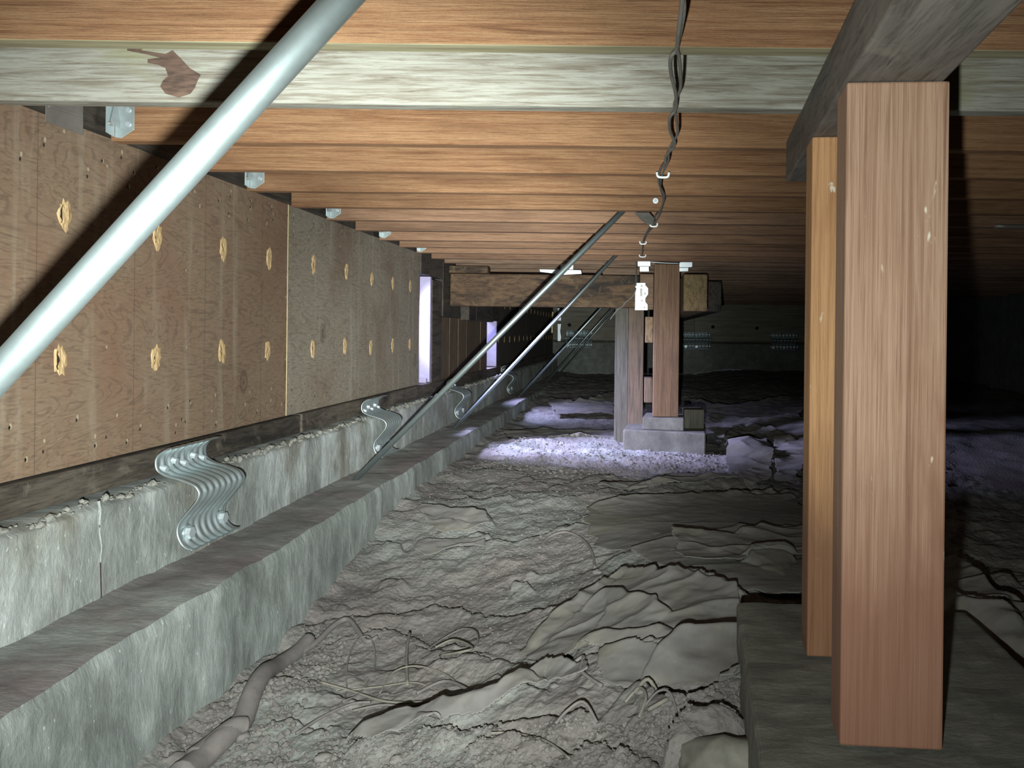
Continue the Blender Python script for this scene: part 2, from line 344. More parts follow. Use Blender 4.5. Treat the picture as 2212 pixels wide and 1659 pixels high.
# ------------------------------------------------------------------ numpy noise
def _h(ix, iy, s):
    n = (ix.astype(np.int64)*374761393+iy.astype(np.int64)*668265263+s*1442695041) & 0x7fffffff
    n = (n ^ (n >> 13))*1274126177 & 0x7fffffff
    return ((n ^ (n >> 16)) & 0xffff)/65535.0
def vn(x, y, s=0):
    ix = np.floor(x); iy = np.floor(y); fx = x-ix; fy = y-iy; fx = fx*fx*(3-2*fx); fy = fy*fy*(3-2*fy)
    a = _h(ix, iy, s); b = _h(ix+1, iy, s); c = _h(ix, iy+1, s); d = _h(ix+1, iy+1, s)
    return (a*(1-fx)+b*fx)*(1-fy)+(c*(1-fx)+d*fx)*fy
def fbm(x, y, o=4, s=0, g=0.5):
    r = 0; a = 1; t = 0
    for k in range(o): r = r+a*vn(x*2**k, y*2**k, s+k*17); t += a; a *= g
    return r/t
def sst(x, a, b): t = np.clip((x-a)/(b-a), 0, 1); return t*t*(3-2*t)

# dimensions (heights relative to the camera height CZ)
JB = 0.556          # joist underside
XR, XP, XS, XC, XF = -1.577, -1.590, -1.566, -1.497, -1.247   # rim, plywood, sill, stem face, footing front
ZPT, ZPB, ZSB, ZL = 0.577, -0.394, -0.490, -0.768           # plywood top/bottom, sill bottom, ledge top
YEND = 14.9

# ------------------------------------------------------------------ ground height
def g0(X, Y):
    X = np.asarray(X, float); Y = np.asarray(Y, float)
    zl = -1.13+0.205*sst(Y, 2.6, 4.3)
    zr = -0.86-0.06*sst(Y, 2.2, 4.5)
    t = sst(X, -0.9, 0.35)
    z = zl*(1-t)+zr*t
    z = z*(1-sst(Y, 4.2, 5.4))+(-0.915)*sst(Y, 4.2, 5.4)
    z = z+0.10*sst(X, 0.9, 2.0)*sst(Y, 4.0, 7.0)+0.12*sst(Y, 8, 11)+0.09*sst(X, 0.55, 1.1)*(1-sst(Y, 2, 3))
    return z+CZ
def onground(px, py):
    u, v = ray(px, py); lo, hi = 0.6, 16.0
    for _ in range(50):
        mid = (lo+hi)/2
        if CZ-v*mid > float(g0(u*mid, mid)): lo = mid
        else: hi = mid
    return Vector((u*lo, lo, float(g0(u*lo, lo))))
CREASES = [
 ([(1270,1100),(1440,1080),(1600,1074),(1722,1064)], .07), ([(1350,1068),(1440,1054),(1545,1047),(1615,1042)], .06),
 ([(905,1100),(960,1108),(1050,1118),(1065,1135)], .035), ([(1120,1085),(1180,1082),(1280,1070),(1345,1052)], .02),
 ([(900,1170),(950,1172),(1045,1160),(1060,1175)], .03), ([(940,1195),(1060,1180),(1165,1160),(1215,1140),(1265,1140)], .03),
 ([(880,1318),(980,1325),(1100,1338),(1220,1310),(1300,1280)], .04), ([(660,1352),(800,1345),(870,1330),(950,1322)], .035),
 ([(1130,1400),(1170,1375),(1230,1335),(1300,1280)], .06), ([(1255,1350),(1300,1320),(1330,1317),(1400,1332),(1460,1345)], .05),
 ([(1240,1425),(1300,1405),(1400,1392),(1520,1385)], .05), ([(1245,1438),(1350,1425),(1450,1405),(1540,1390),(1600,1386),(1690,1380)], .06),
 ([(1380,1490),(1420,1450),(1490,1415),(1600,1408),(1690,1402)], .07), ([(1280,1235),(1360,1205),(1450,1180),(1590,1180)], .035),
 ([(1300,1270),(1370,1257),(1440,1272),(1490,1258),(1590,1295),(1680,1320)], .08),
 ([(740,1650),(820,1610),(900,1575),(1000,1560),(1100,1510),(1180,1465),(1250,1458)], .07),
 ([(905,1600),(1010,1598),(1160,1565),(1260,1548),(1300,1560)], .045),
 ([(1300,1555),(1360,1505),(1400,1500),(1440,1530),(1490,1535),(1560,1510),(1615,1488),(1690,1475)], .07),
 ([(690,1400),(760,1385),(850,1380),(960,1400),(1040,1395)], .03),
 ([(820,1460),(900,1450),(1040,1425),(1160,1440)], .03), ([(1430,1655),(1470,1615),(1500,1592),(1620,1590)], .13),
 ([(1080,940),(1130,960),(1230,950),(1340,955)], .06), ([(1050,975),(1160,962),(1250,967),(1330,965)], .07),
 ([(1185,868),(1240,878),(1285,870),(1320,855)], .07), ([(1040,1015),(1100,1020),(1140,1018)], .03),
 ([(1480,870),(1560,895),(1650,885),(1720,870)], .10), ([(1555,965),(1600,947),(1640,950),(1720,962)], .12),
 ([(1500,925),(1560,915),(1640,925),(1720,905)], .08), ([(1560,1080),(1640,1060),(1680,1075),(1722,1085)], .05),
 ([(2030,1205),(2080,1240),(2150,1290),(2212,1310)], .06), ([(2030,1308),(2100,1335),(2212,1345)], .06),
 ([(2030,1350),(2120,1350),(2212,1358)], .04), ([(2040,1400),(2120,1430),(2212,1465)], .08),
 ([(2030,1450),(2080,1500),(2140,1580),(2212,1605)], .09), ([(2040,1230),(2120,1245),(2212,1262)], .05),
 ([(980,1040),(1030,1060),(1080,1050)], .025), ([(1140,1035),(1190,1050)], .03), ([(1180,1060),(1240,1040),(1330,1030)], .03),
 ([(1100,1272),(1120,1264),(1160,1272)], .04), ([(600,1405),(640,1372),(700,1358)], .035), ([(500,1512),(540,1502),(600,1478)], .04),
 ([(1590,1150),(1640,1160),(1722,1150)], .05), ([(1600,1225),(1650,1215),(1722,1222)], .06), ([(800,1185),(860,1182),(872,1200)], .03),
 ([(980,1075),(1030,1082),(1110,1078)], .02), ([(900,1405),(960,1418),(1080,1410)], .03), ([(1000,1640),(1100,1610),(1200,1615)], .03),
 ([(560,1580),(640,1570),(700,1590)], .03), ([(1200,1640),(1300,1620),(1380,1640)], .035),
]
rr = random.Random(3)
for i in range(70):
    px = rr.uniform(620, 1650); py = rr.uniform(990, 1640)
    if px < 1372-(py-720)/0.80 or (px > 1150 and py > 1085): continue
    L = rr.uniform(25, 110)*(py/1400); a = rr.uniform(-.25, .3)
    CREASES.append(([(px, py), (px+L*.5, py-a*L*.5+rr.uniform(-5, 5)), (px+L, py-a*L)], rr.uniform(.010, .028)))
CR = []
for pts, A in CREASES:
    W3 = [onground(*p) for p in pts]; W3 = catmull(W3, 5)
    CR.append((np.array([(p.x, p.y) for p in W3]), A))
def creases(X, Y):
    H = np.zeros_like(X)
    for P, A in CR:
        yy = P[:, 1].mean(); wn = 0.05+0.9*A; wf = 0.02+0.35*A; R = wn*3.2
        msk = (X > P[:, 0].min()-R) & (X < P[:, 0].max()+R) & (Y > P[:, 1].min()-R) & (Y < P[:, 1].max()+R)
        if not msk.any(): continue
        x = X[msk]; y = Y[msk]; bd = np.full(x.shape, 1e9); sg = np.ones(x.shape); tt = np.zeros(x.shape); n = len(P)-1
        x = x+0.012*(vn(x*23, y*23, 5)-.5)*2; y = y+0.016*(vn(x*19, y*19, 9)-.5)*2
        for i in range(n):
            ax, ay = P[i]; bx, by = P[i+1]; dx, dy = bx-ax, by-ay; L2 = dx*dx+dy*dy+1e-12
            t = np.clip(((x-ax)*dx+(y-ay)*dy)/L2, 0, 1); qx = ax+t*dx; qy = ay+t*dy
            d = np.hypot(x-qx, y-qy); cr = dx*(y-ay)-dy*(x-ax); b = d < bd
            bd[b] = d[b]; sg[b] = np.sign(cr[b]); tt[b] = (i+t[b])/n
        env = np.clip(np.minimum(tt, 1-tt)*5, 0, 1)**.6; env = env*np.exp(-np.where((tt <= 0) | (tt >= 1), bd, 0)/0.02)
        hn = np.exp(-bd/wn); hf_ = -0.75*np.exp(-bd/wf); k = .5+.5*np.tanh(sg*bd/0.006); h = hn*(1-k)+hf_*k
        H[msk] += 0.62*A*env*h
    return H
def rough(X, Y):
    cl = fbm(X*9, Y*9, 4, 3); fine = fbm(X*38, Y*38, 3, 8); rg = 1-np.abs(2*fbm(X*5+3, Y*7, 3, 21)-1)
    return 0.030*(cl-.5)+0.013*(fine-.5)+0.020*(rg-.7)
def smooth_rel(X, Y):
    return 0.05*(fbm(X*3, Y*3, 3, 31)-.5)+0.008*(fbm(X*14, Y*22, 3, 41)-.5)
def hground(X, Y):
    h = g0(X, Y)+creases(X, Y)+rough(X, Y)+smooth_rel(X, Y)
    return h+0.05*np.exp(-np.maximum(X-XF, 0)/0.06)*fbm(X*9, Y*5, 3, 77)
def gridmesh(name, xs, ys, hf, mat, keep=None, parent=None):
    X, Y = np.meshgrid(xs, ys); Z = hf(X, Y); nx, ny = len(xs), len(ys)
    idx = np.arange(nx*ny).reshape(ny, nx)
    q = np.stack([idx[:-1, :-1], idx[:-1, 1:], idx[1:, 1:], idx[1:, :-1]], -1).reshape(-1, 4)
    V = np.stack([X, Y, Z], -1).reshape(-1, 3)
    if keep is not None:
        km = keep(X, Y).reshape(-1); q = q[km[q].all(1)]
        used = np.zeros(len(V), bool); used[q] = True; remap = np.cumsum(used)-1; V = V[used]; q = remap[q]
    me = bpy.data.meshes.new(name); me.vertices.add(len(V)); 
    og = np.array([V[:, 0].mean(), V[:, 1].mean(), V[:, 2].min()]) if keep is not None else np.zeros(3)
    me.vertices.foreach_set('co', (V-og).astype(np.float32).ravel())
    me.loops.add(len(q)*4); me.polygons.add(len(q))
    me.loops.foreach_set('vertex_index', q.astype(np.int32).ravel()); me.polygons.foreach_set('loop_start', np.arange(0, len(q)*4, 4, dtype=np.int32))
    me.polygons.foreach_set('use_smooth', np.ones(len(q), bool))
    me.update(calc_edges=True); me.validate(); me.materials.append(mat)
    o = bpy.data.objects.new(name, me); COL.objects.link(o); o.location = og
    if parent: o.parent = parent
    return o
rows = [0.9]
while rows[-1] < YEND-0.02: rows.append(rows[-1]*1.004)
rows = np.array(rows); cols = np.arange(XF-0.03, 2.2, 0.0075)
floor = info(gridmesh('floor', cols, rows, hground, M['dirt']), kind='structure')
g2 = gridmesh('dirt_bank', np.linspace(2.15, 5.0, 60), np.linspace(0.9, YEND, 200), hground, M['dirt'], parent=floor)
g3 = gridmesh('dirt_bank', np.linspace(XF-.03, 5.0, 60), np.linspace(-1.5, 0.92, 40), lambda X, Y: g0(X, np.maximum(Y, .9))-0.01, M['dirt'], parent=floor)

# ------------------------------------------------------------------ left wall: footing, stem, sill, plywood, rim
def strip(name, prof, y0, y1, dy, mat, disp, parent=None, kind=None, mats=None, midx=None):
    """prof: list of (x, z) rows; displaced grid along Y"""
    ys = np.arange(y0, y1+dy, dy); n = len(prof); V = []; 
    for y in ys:
        for i, (x, z) in enumerate(prof):
            dx, dz = disp(i/(n-1), y, x, z); V.append((x+dx, y, z+dz))
    fs = [(j*n+i, j*n+i+1, (j+1)*n+i+1, (j+1)*n+i) for j in range(len(ys)-1) for i in range(n-1)]
    o = mk(name, V, fs, mat, parent, (0, 0, 0), True)
    return o
def s1(x, y, s=0): return float(fbm(np.array([x]), np.array([y]), 4, s)[0])-.5
def lin(a, b, n): return [(a[0]+(b[0]-a[0])*i/n, a[1]+(b[1]-a[1])*i/n) for i in range(n)]
# stem wall face (with crumbled top lip)
pr = [(XC-0.17, CZ+ZSB-0.004), (XC-0.06, CZ+ZSB-0.004)]+lin((XC-0.03, CZ+ZSB-.004), (XC, CZ+ZSB-.02), 3)+lin((XC, CZ+ZSB-.02), (XC, CZ+ZL-.05), 14)+[(XC, CZ+ZL-.05)]
def dstem(t, y, x, z):
    a = 0.010*s1(y*3, z*4, 1)+0.005*s1(y*16, z*16, 2); top = max(0, 1-(CZ+ZSB-z)/0.05)
    lip = 0.045*s1(y*11, 1, 5)+0.02*s1(y*35, 2, 6)
    return (a+(lip if 0.1 < t < .35 else 0)*top, (0.028*s1(y*14, 7, 8)-0.003)*top if t > 0.08 else 0)
wall_left = info(strip('wall_left', pr, -1.5, YEND, 0.03, M['stem'], dstem), kind='structure')
# footing: ledge + front
pr = lin((XC-0.03, CZ+ZL+.012), (XC+.03, CZ+ZL), 3)+lin((XC+.03, CZ+ZL), (XF-.02, CZ+ZL-.002), 8)+[(XF-.008, CZ+ZL-.006)]
def dledge(t, y, x, z):
    st = 0.020*math.floor(vn(np.array([y*1.5]), np.array([3.0]), 4)[0]*3)/3*min(1, max(0, (y-3)/1.5))
    return ((0.02*s1(y*7, 1, 12)+st*.8)*t, 0.022*s1(y*5, x*9, 11)+0.008*s1(y*20, x*30, 14)+st*.6-.02*max(0, t-.7)*abs(s1(y*9, 2, 19)))
ledge = strip('ledge_top', pr, -1.5, YEND, 0.025, M['ledge'], dledge, wall_left)
pr = lin((XF-.012, CZ+ZL-.002), (XF, CZ+ZL-.03), 3)+lin((XF, CZ+ZL-.03), (XF+.012, CZ-1.25), 16)+[(XF+.012, CZ-1.25)]
def dfoot(t, y, x, z):
    st = 0.020*math.floor(vn(np.array([y*1.5]), np.array([3.0]), 4)[0]*3)/3*min(1, max(0, (y-3)/1.5))
    return (0.02*s1(y*7, 1, 12)+st*.8+0.022*s1(y*2.5, z*3, 13)+0.012*s1(y*9, z*9, 14), (0.022*s1(y*5, (XF-.02)*9, 11)+st*.6-.006)*(1-t) if t < .2 else 0)
footing = strip('footing_face', pr, -1.5, YEND, 0.025, M['footing'], dfoot, wall_left)
box('wall_core', -1.70, XC-.03, -1.5, YEND, CZ-1.3, CZ+ZSB-.012, M['footing'], wall_left, 0)
rs = np.random.RandomState(4); _b = bmesh.new(); bmesh.ops.create_icosphere(_b, subdivisions=1, radius=1)
_v = np.array([v.co[:] for v in _b.verts]); _f = np.array([[v.index for v in f.verts] for f in _b.faces]); _b.free()
Vs, Fs = [], []; y = 0.9; k = 0
while y < 9.5:
    if any(a < y < a+.36 for a in (2.47, 4.35, 6.32)): y += .36; continue
    r = (.003+.009*rs.rand()**2)*(1 if y < 5 else 1.3); sv = r*(.6+.9*rs.rand(3)); sv[1] *= 1.5
    Vs.append(_v*(1+.35*(rs.rand(len(_v), 1)-.5))*sv+np.array([XC-.004-.03*rs.rand()**1.5, y, CZ+ZSB-.010+.010*rs.rand()+.028*s1(y*14, 7, 8)])); Fs.append(_f+k); k += len(_v)
    y += .006+.012*rs.rand()
o = mk('crumbled_edge', np.concatenate(Vs).tolist(), np.concatenate(Fs).tolist(), M['crumb'], wall_left); o['kind'] = 'stuff'
# caulked crack
c0 = atX(214, 1075, XC+.003); pts = [atX(px, py, XC+.004) for px, py in ((213, 1082), (217, 1110), (214, 1140), (219, 1180), (217, 1215))]
tube('crack_filler', pts, lambda t: 0.0045*(1-.5*t), M['caulk'], wall_left, 6, 4)
pts = [atX(px, py, XC+.003) for px, py in ((217, 1215), (218, 1250), (219, 1285), (221, 1325))]
tube('crack', pts, 0.0016, M['nailhole'], wall_left, 5, 3)
# sills
for y0, y1 in ((-1.5, 1.0), (1.003, 3.62), (3.625, 5.95), (5.955, 9.0), (9.005, YEND)):
    off = random.uniform(-.006, .006)
    o = box('sill_plate', XP-.10, XS+off, y0, y1, CZ+ZSB+.004, CZ+ZPB-.004+off*.5, M['sill'], wall_left, 0.006)
for y0, y1, xo in ((-1.5, 1.93, -.06), (1.94, 4.6, 0), (4.605, 9.2, 0), (9.205, YEND, 0)):
    box('rim_board', XR-.045+xo, XR+xo, y0, y1, CZ+ZPT-.007, CZ+.80, M['rim'], wall_left, 0.003)
# plywood panels with splintered holes and nail heads
def splinter(parent, Y, Z, h=0.082, wd=0.05, r=None):
    rr2 = random.Random(int(Y*1000+Z*77)); n = 18; X = XP+0.0012
    vs = [(X+0.003, Y, Z)]; 
    for ring, (k, dx) in enumerate(((0.5, 0.0045), (0.85, 0.003), (1.0, 0.0004))):
        for i in range(n):
            a = 2*PI*i/n; j = 1+rr2.uniform(-.22, .30)*(1 if ring else .3)*(1 if abs(math.sin(a)) > .5 else .5)
            vs.append((X+dx+rr2.uniform(-.001, .001), Y+math.cos(a)*wd/2*k*j, Z+math.sin(a)*h/2*k*j))
    fs = [(0, 1+i, 1+(i+1) % n) for i in range(n)]
    for g in range(2):
        for i in range(n): a, b2 = 1+g*n+i, 1+g*n+(i+1) % n; fs.append((a, b2, b2+n, a+n))
    mi = [0]*len(fs)
    # torn slot on the near edge
    s = len(vs); m2 = 7; yc = Y-wd*.32
    for i in range(m2):
        t = i/(m2-1)-.5; wv = wd*(0.085 if Y < 2.3 else .025)*(1-abs(t)*1.7)+.0006
        yy_ = yc+rr2.uniform(-.003, .003)
        vs += [(X+0.0055, yy_-wv+rr2.uniform(-.002, .002), Z+t*h*.62), (X+0.0055, yy_+wv+rr2.uniform(-.002, .002), Z+t*h*.62)]
    for i in range(m2-1): fs.append((s+2*i, s+2*i+1, s+2*i+3, s+2*i+2)); mi.append(1)
    return mk('splintered_hole', vs, fs, None, parent, (XP, Y, Z), False, [M['splinter'], M['nailhole']], mi)
def nails(parent, y0, y1, far=False):
    rr2 = random.Random(int(y0*10)+3); vs, fs, mi = [], [], []
    def disc(Y, Z, r, mt, st=1.6):
        s = len(vs)
        for i in range(6):
            a = PI*i/3; vs.append((XP+.0022, Y+math.cos(a)*r, Z+math.sin(a)*r*st))
        fs.append(tuple(range(s, s+6))); mi.append(mt)
    zs = [0.535, 0.50, 0.45, -0.26, -0.315, -0.345]
    for z in zs:
        y = y0+.05
        while y < y1-.03:
            d = rr2.random()
            disc(y, CZ+z+rr2.uniform(-.012, .012), 0.0045, 0, rr2.uniform(1.2, 2.2))
            if d < .7: disc(y-.004, CZ+z+rr2.uniform(-.012, .012)-.01, 0.0038, 1, 1.6)
            y += rr2.uniform(.13, .26)
    for yy in (y0+.012, y1-.012, y0+.42, y0+.84, y0+1.24, y0+1.65):
        if yy > y1: continue
        z = -.33
        while z < .55:
            disc(yy+rr2.uniform(-.006, .006), CZ+z, 0.0035, 0 if rr2.random() < .5 else 1, 1.6); z += (0.10 if abs(yy-y0) < .03 or abs(yy-y1) < .03 else 0.27)+rr2.uniform(-.01, .01)
    o = mk('nail_heads', vs, fs, None, parent, (XP, y0, CZ), False, [M['nail'], M['nailhole']], mi); o['kind'] = 'stuff'; return o
holeY = [2.135, 2.55, 2.96, 3.33, 3.79, 4.22, 4.63, 5.03, 5.42]
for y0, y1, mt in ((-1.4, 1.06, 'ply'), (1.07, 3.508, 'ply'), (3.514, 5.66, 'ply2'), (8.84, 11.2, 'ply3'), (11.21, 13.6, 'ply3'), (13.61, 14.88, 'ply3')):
    p = mk('plywood_panel', boxv(XP-.012, XP, y0, y1, CZ+ZPB, CZ+ZPT), BF, M[mt], wall_left, (0, 0, 0))
    p.location = (0, y0, 0); 
    for v in p.data.vertices: v.co.y -= y0
    if mt == 'ply3':
        y = y0+.1
        while y < y1-.05:
            for z in (0.32, -0.09): splinter(p, y, CZ+z, .075, .045)
            y += .4
    else:
        for Y in holeY:
            if y0 < Y < y1:
                splinter(p, Y, CZ+.314+random.uniform(-.008, .008)); splinter(p, Y+random.uniform(-.01, .01), CZ-.092+random.uniform(-.008, .008))
        if y1 > 2: nails(p, y0, y1)
box('seam_edge', XP-.010, XP+.0015, 3.5085, 3.5135, CZ+ZPB, CZ+ZPT, M['pale'], wall_left, 0)
# framing behind the plywood and at the openings
box('jamb_board', XP-.13, XP+.005, 5.94, 5.98, CZ+ZPB, CZ+.42, M['painted'], wall_left, 0.002)
box('jamb_stud', XP-.09, XP+.012, 5.985, 6.27, CZ+ZPB-.05, CZ+.40, M['rim'], wall_left, 0.004)
box('header', XP-.10, XP+.01, 5.665, 6.3, CZ+.425, CZ+ZPT, M['rim'], wall_left, 0.004)
box('header', XP-.10, XP+.015, 6.3, 8.9, CZ+.12, CZ+ZPT-.005, M['rim'], wall_left, 0.004)
for y0, y1 in ((6.9, 7.2), (7.21, 8.1)): box('header_block', XP+.016, XP+.10, y0, y1, CZ+.10, CZ+.32, M['rim'], wall_left, 0.01)
y = 6.275
for i in range(6):
    wdt = 0.325+random.uniform(-.02, .015); box('wall_board', XP-.02, XP+random.uniform(-.004, .006), y, min(y+wdt, 8.27), CZ+ZPB-.01-.02*(i > 2), CZ+.118, M['oldz'], wall_left, 0.003); y += wdt+.006
box('jamb_board', XP-.13, XP+.004, 8.80, 8.835, CZ+ZPB, CZ+.22, M['painted'], wall_left, 0.002)
box('jamb_board', XP-.13, XP-.01, 5.9, 5.935, CZ+ZPB-.004, CZ+ZPB+.03, M['painted'], wall_left, 0.002)
# sheathing that closes the wall outside (openings left free)
for y0, y1 in ((-1.5, 5.62), (5.98, 8.3), (8.84, YEND)): box('outer_sheathing', -1.72, -1.705, y0, y1, CZ-.46, CZ+.82, M['rim'], wall_left, 0)
for y0, y1, zb in ((5.62, 5.98, .43), (8.3, 8.84, .24)): box('outer_sheathing', -1.72, -1.705, y0, y1, CZ+zb, CZ+.82, M['rim'], wall_left, 0)

# other walls
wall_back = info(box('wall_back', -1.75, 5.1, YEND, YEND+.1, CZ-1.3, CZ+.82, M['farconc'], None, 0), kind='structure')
xx = -1.75
for wdt in (2.9, 2.4, 1.9):
    box('rim_plank', xx, xx+wdt-.008, YEND-.04, YEND+.05, CZ-.14, CZ+.80, M['greyx'], wall_back, 0.004); xx += wdt
box('sill_timber', -1.75, 5.1, YEND-.09, YEND+.05, CZ-.188, CZ-.145, M['rim'], wall_back, 0.004)
for px, py in ((1230, 702), (1540, 706), (1635, 709)):
    p = atY(px, py, YEND-.043); cyl('bored_hole', p, (0, -1, 0), 0.035, .004, M['black'], wall_back, 14)
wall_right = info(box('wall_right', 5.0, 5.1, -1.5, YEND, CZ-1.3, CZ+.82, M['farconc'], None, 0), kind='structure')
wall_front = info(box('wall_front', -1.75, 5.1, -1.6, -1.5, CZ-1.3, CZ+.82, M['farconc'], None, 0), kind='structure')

# ------------------------------------------------------------------ ceiling: subfloor and joists
ceiling = info(box('ceiling', -1.75, 5.1, -1.6, YEND+.1, CZ+.793, CZ+.82, M['subfloor'], None, 0), kind='structure')
jrand = random.Random(5); joists = []
for n in range(-5, 33):
    Y = 1.49+0.401*n
    if Y > YEND-.15: break
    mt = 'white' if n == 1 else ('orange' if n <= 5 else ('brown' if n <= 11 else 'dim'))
    dz = jrand.uniform(-.003, .003) if n > 1 else 0
    x0 = XR+(.006 if n > 1 else -.057); x1 = 4.99
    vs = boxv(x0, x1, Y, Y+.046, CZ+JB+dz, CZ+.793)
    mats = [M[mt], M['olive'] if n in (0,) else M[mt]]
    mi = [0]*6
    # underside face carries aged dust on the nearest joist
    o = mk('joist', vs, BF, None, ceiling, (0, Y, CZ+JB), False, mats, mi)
    for p in o.data.polygons:
        if p.normal.z < -.9 or (n == 0 and abs(p.normal.z) > .9 and p.center.z < .05): p.material_index = 1
    bevel(o, 0.004, 2); joists.append(o)
J1 = joists[6]; J1['label'] = 'joist with flaking old white paint'
cr = [(870,305),(960,310),(985,325),(960,345),(1130,370),(1180,345),(1240,405),(1295,465),(1370,510),(1345,560),(1330,600),(1300,640),(1220,665),(1130,640),(1095,590),(1115,550),(1150,520),(1130,465),(1070,440),(1010,430),(1010,405),(1100,395),(990,370),(870,345)]
prism('torn_patch', [atY(x*.3165, y*.3165, 1.8895) for x, y in cr], (0, -.0015, 0), M['torn'], J1)['label'] = 'torn dark brown paper remnant'
# screw washer and knots marks on a joist
t = empty('screw_washer', atY(1416, 434, 3.49), 'small round zinc washer and screw head on a brown joist beside the cable', 'screw')
cyl('washer', atY(1416, 434, 3.494), (0, -1, 0), 0.0125, .003, M['zinc'], t, 20); cyl('screw_head', atY(1416, 434, 3.490), (0, -1, 0), 0.007, .005, M['galv'], t, 6)

# ------------------------------------------------------------------ girder, posts, pier (right)
def gx(Y): return 0.3413+0.0765*(Y-1.123)
GW = 0.165
def gplan(y0, y1, xa=0.0, xb=GW): return [(gx(y0)+xa, y0), (gx(y0)+xb, y0-.0765*xb), (gx(y1)+xb, y1-.0765*xb), (gx(y1)+xa, y1)]
g = rbox('girder', gplan(-1.0, 2.18), CZ+.434, CZ+JB-.006, M['beam_dark'], None, 0.005)
info(g, 'grey stained timber girder under the joists at upper right, carried by two posts', 'beam')
def post(name, y0, xa, xb, zb, mt, label):
    pl = [(gx(y0)+xa, y0), (gx(y0)+xb, y0-.0765*(xb-xa)), (gx(y0)+xb+.007, y0+.09-.0765*(xb-xa)), (gx(y0)+xa+.007, y0+.09)]
    o = rbox(name, pl, CZ+zb, CZ+.433, M[mt], None, 0.004); return info(o, label, 'post')
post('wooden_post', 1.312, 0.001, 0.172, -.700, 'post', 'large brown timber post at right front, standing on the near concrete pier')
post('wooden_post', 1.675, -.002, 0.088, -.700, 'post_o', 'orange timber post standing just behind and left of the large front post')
pl = [(0.165, 0.75), (0.80, 0.72), (0.86, 1.98), (0.272, 2.035)]
pier = rbox('concrete_pier', pl, CZ-1.2, CZ-.702, M['pier'], None, 0.012)
info(pier, 'broad dusty concrete pier block under the two near posts', 'pier')
sub = pier.modifiers.new('cuts', 'SUBSURF'); sub.subdivision_type = 'SIMPLE'; sub.levels = sub.render_levels = 5
tx = bpy.data.textures.new('pier_rough', 'CLOUDS'); tx.noise_scale = 0.09
dm = pier.modifiers.new('rough', 'DISPLACE'); dm.texture = tx; dm.strength = 0.016; dm.mid_level = 0.75

# ------------------------------------------------------------------ far girder, posts and pier group
YB = 6.5
o = box('cross_beam', XP+.02, 0.03, YB, YB+.14, CZ+.215, CZ+.49, M['old'], None, 0.01); info(o, 'old dark rough timber beam crossing below the far joists to the left wall', 'beam')
o = box('shim_board', atY(957, 0, YB).x, atY(1060, 0, YB).x, YB-.005, YB+.10, CZ+.495, CZ+JB-.002, M['old'], None, 0.003); info(o, 'short packing board on top of the old cross beam near the wall', 'board')
o = box('shim_board', -0.28, 0.03, YB+.01, YB+.12, CZ+.495, CZ+JB-.002, M['dim'], None, 0.003); info(o, 'packing board on top of the cross beam next to the steel plate', 'board')
o = box('end_beam', 0.40, 0.60, 6.42, 8.9, CZ+.19, CZ+.50, M['end'], None, 0.012); info(o, 'timber beam with rough sawn yellowish end right of the far post', 'beam')
o = box('end_beam', 0.68, 0.845, 7.55, YEND-.1, CZ+.22, CZ+.52, M['rim'], None, 0.01); info(o, 'dark timber beam end behind the rough sawn beam, in shade', 'beam')
o = box('short_beam', 0.035, 0.15, 6.46, 6.60, CZ+.20, CZ+.50, M['dim'], None, 0.006); info(o, 'short brown timber between the steel plate and the far post', 'beam')
o = box('wooden_post', 0.146, 0.347, 6.05, 6.20, CZ-.655, CZ+.548, M['post'], None, 0.005); info(o, 'far brown timber post with a knot, standing on the small stepped pier', 'post')
o.data.materials[0] = wood('far_post_fir', hexc('80644a'), hexc('6b4f3a'), hexc('463325'), 'Z', .6, 18, hexc('57402f'), .6)
o = box('wooden_stud', -0.168, -0.058, 6.44, 6.58, CZ-.93, CZ+.212, M['greyz'], None, 0.004); info(o, 'grey upright stud under the end of the old cross beam', 'post')
o = box('wooden_stud', -0.056, 0.072, 6.42, 6.56, CZ-.93, CZ+.212, M['oldz'], None, 0.004); info(o, 'brown upright stud between the grey stud and the far post', 'post')
o = box('wood_block', 0.082, 0.144, 6.22, 6.40, CZ-.075, CZ+.135, M['end'], None, 0.004); info(o, 'tan wood block left of the far post, upper one', 'block')
o = box('wood_block', 0.080, 0.144, 6.22, 6.40, CZ-.56, CZ-.36, M['oldz'], None, 0.004); info(o, 'brown wood block left of the far post, lower one', 'block')
fp = empty('concrete_pier', (0.22, 6.2, CZ-.92), 'small stepped concrete pier under the far post, partly in daylight', 'pier')
rbox('lower_block', [(-.085, 6.03), (.545, 5.84), (.60, 6.50), (-.04, 6.62)], CZ-1.0, CZ-.755, M['pier'], fp, 0.01)
rbox('upper_block', [(.065, 6.035), (.385, 5.95), (.42, 6.33), (.10, 6.40)], CZ-.754, CZ-.658, M['pier'], fp, 0.008)
o = box('wood_block', 0.395, 0.555, 6.10, 6.4, CZ-.752, CZ-.60, M['greyz'], None, 0.006); info(o, 'weathered grey wood block on the right side of the far pier', 'block')

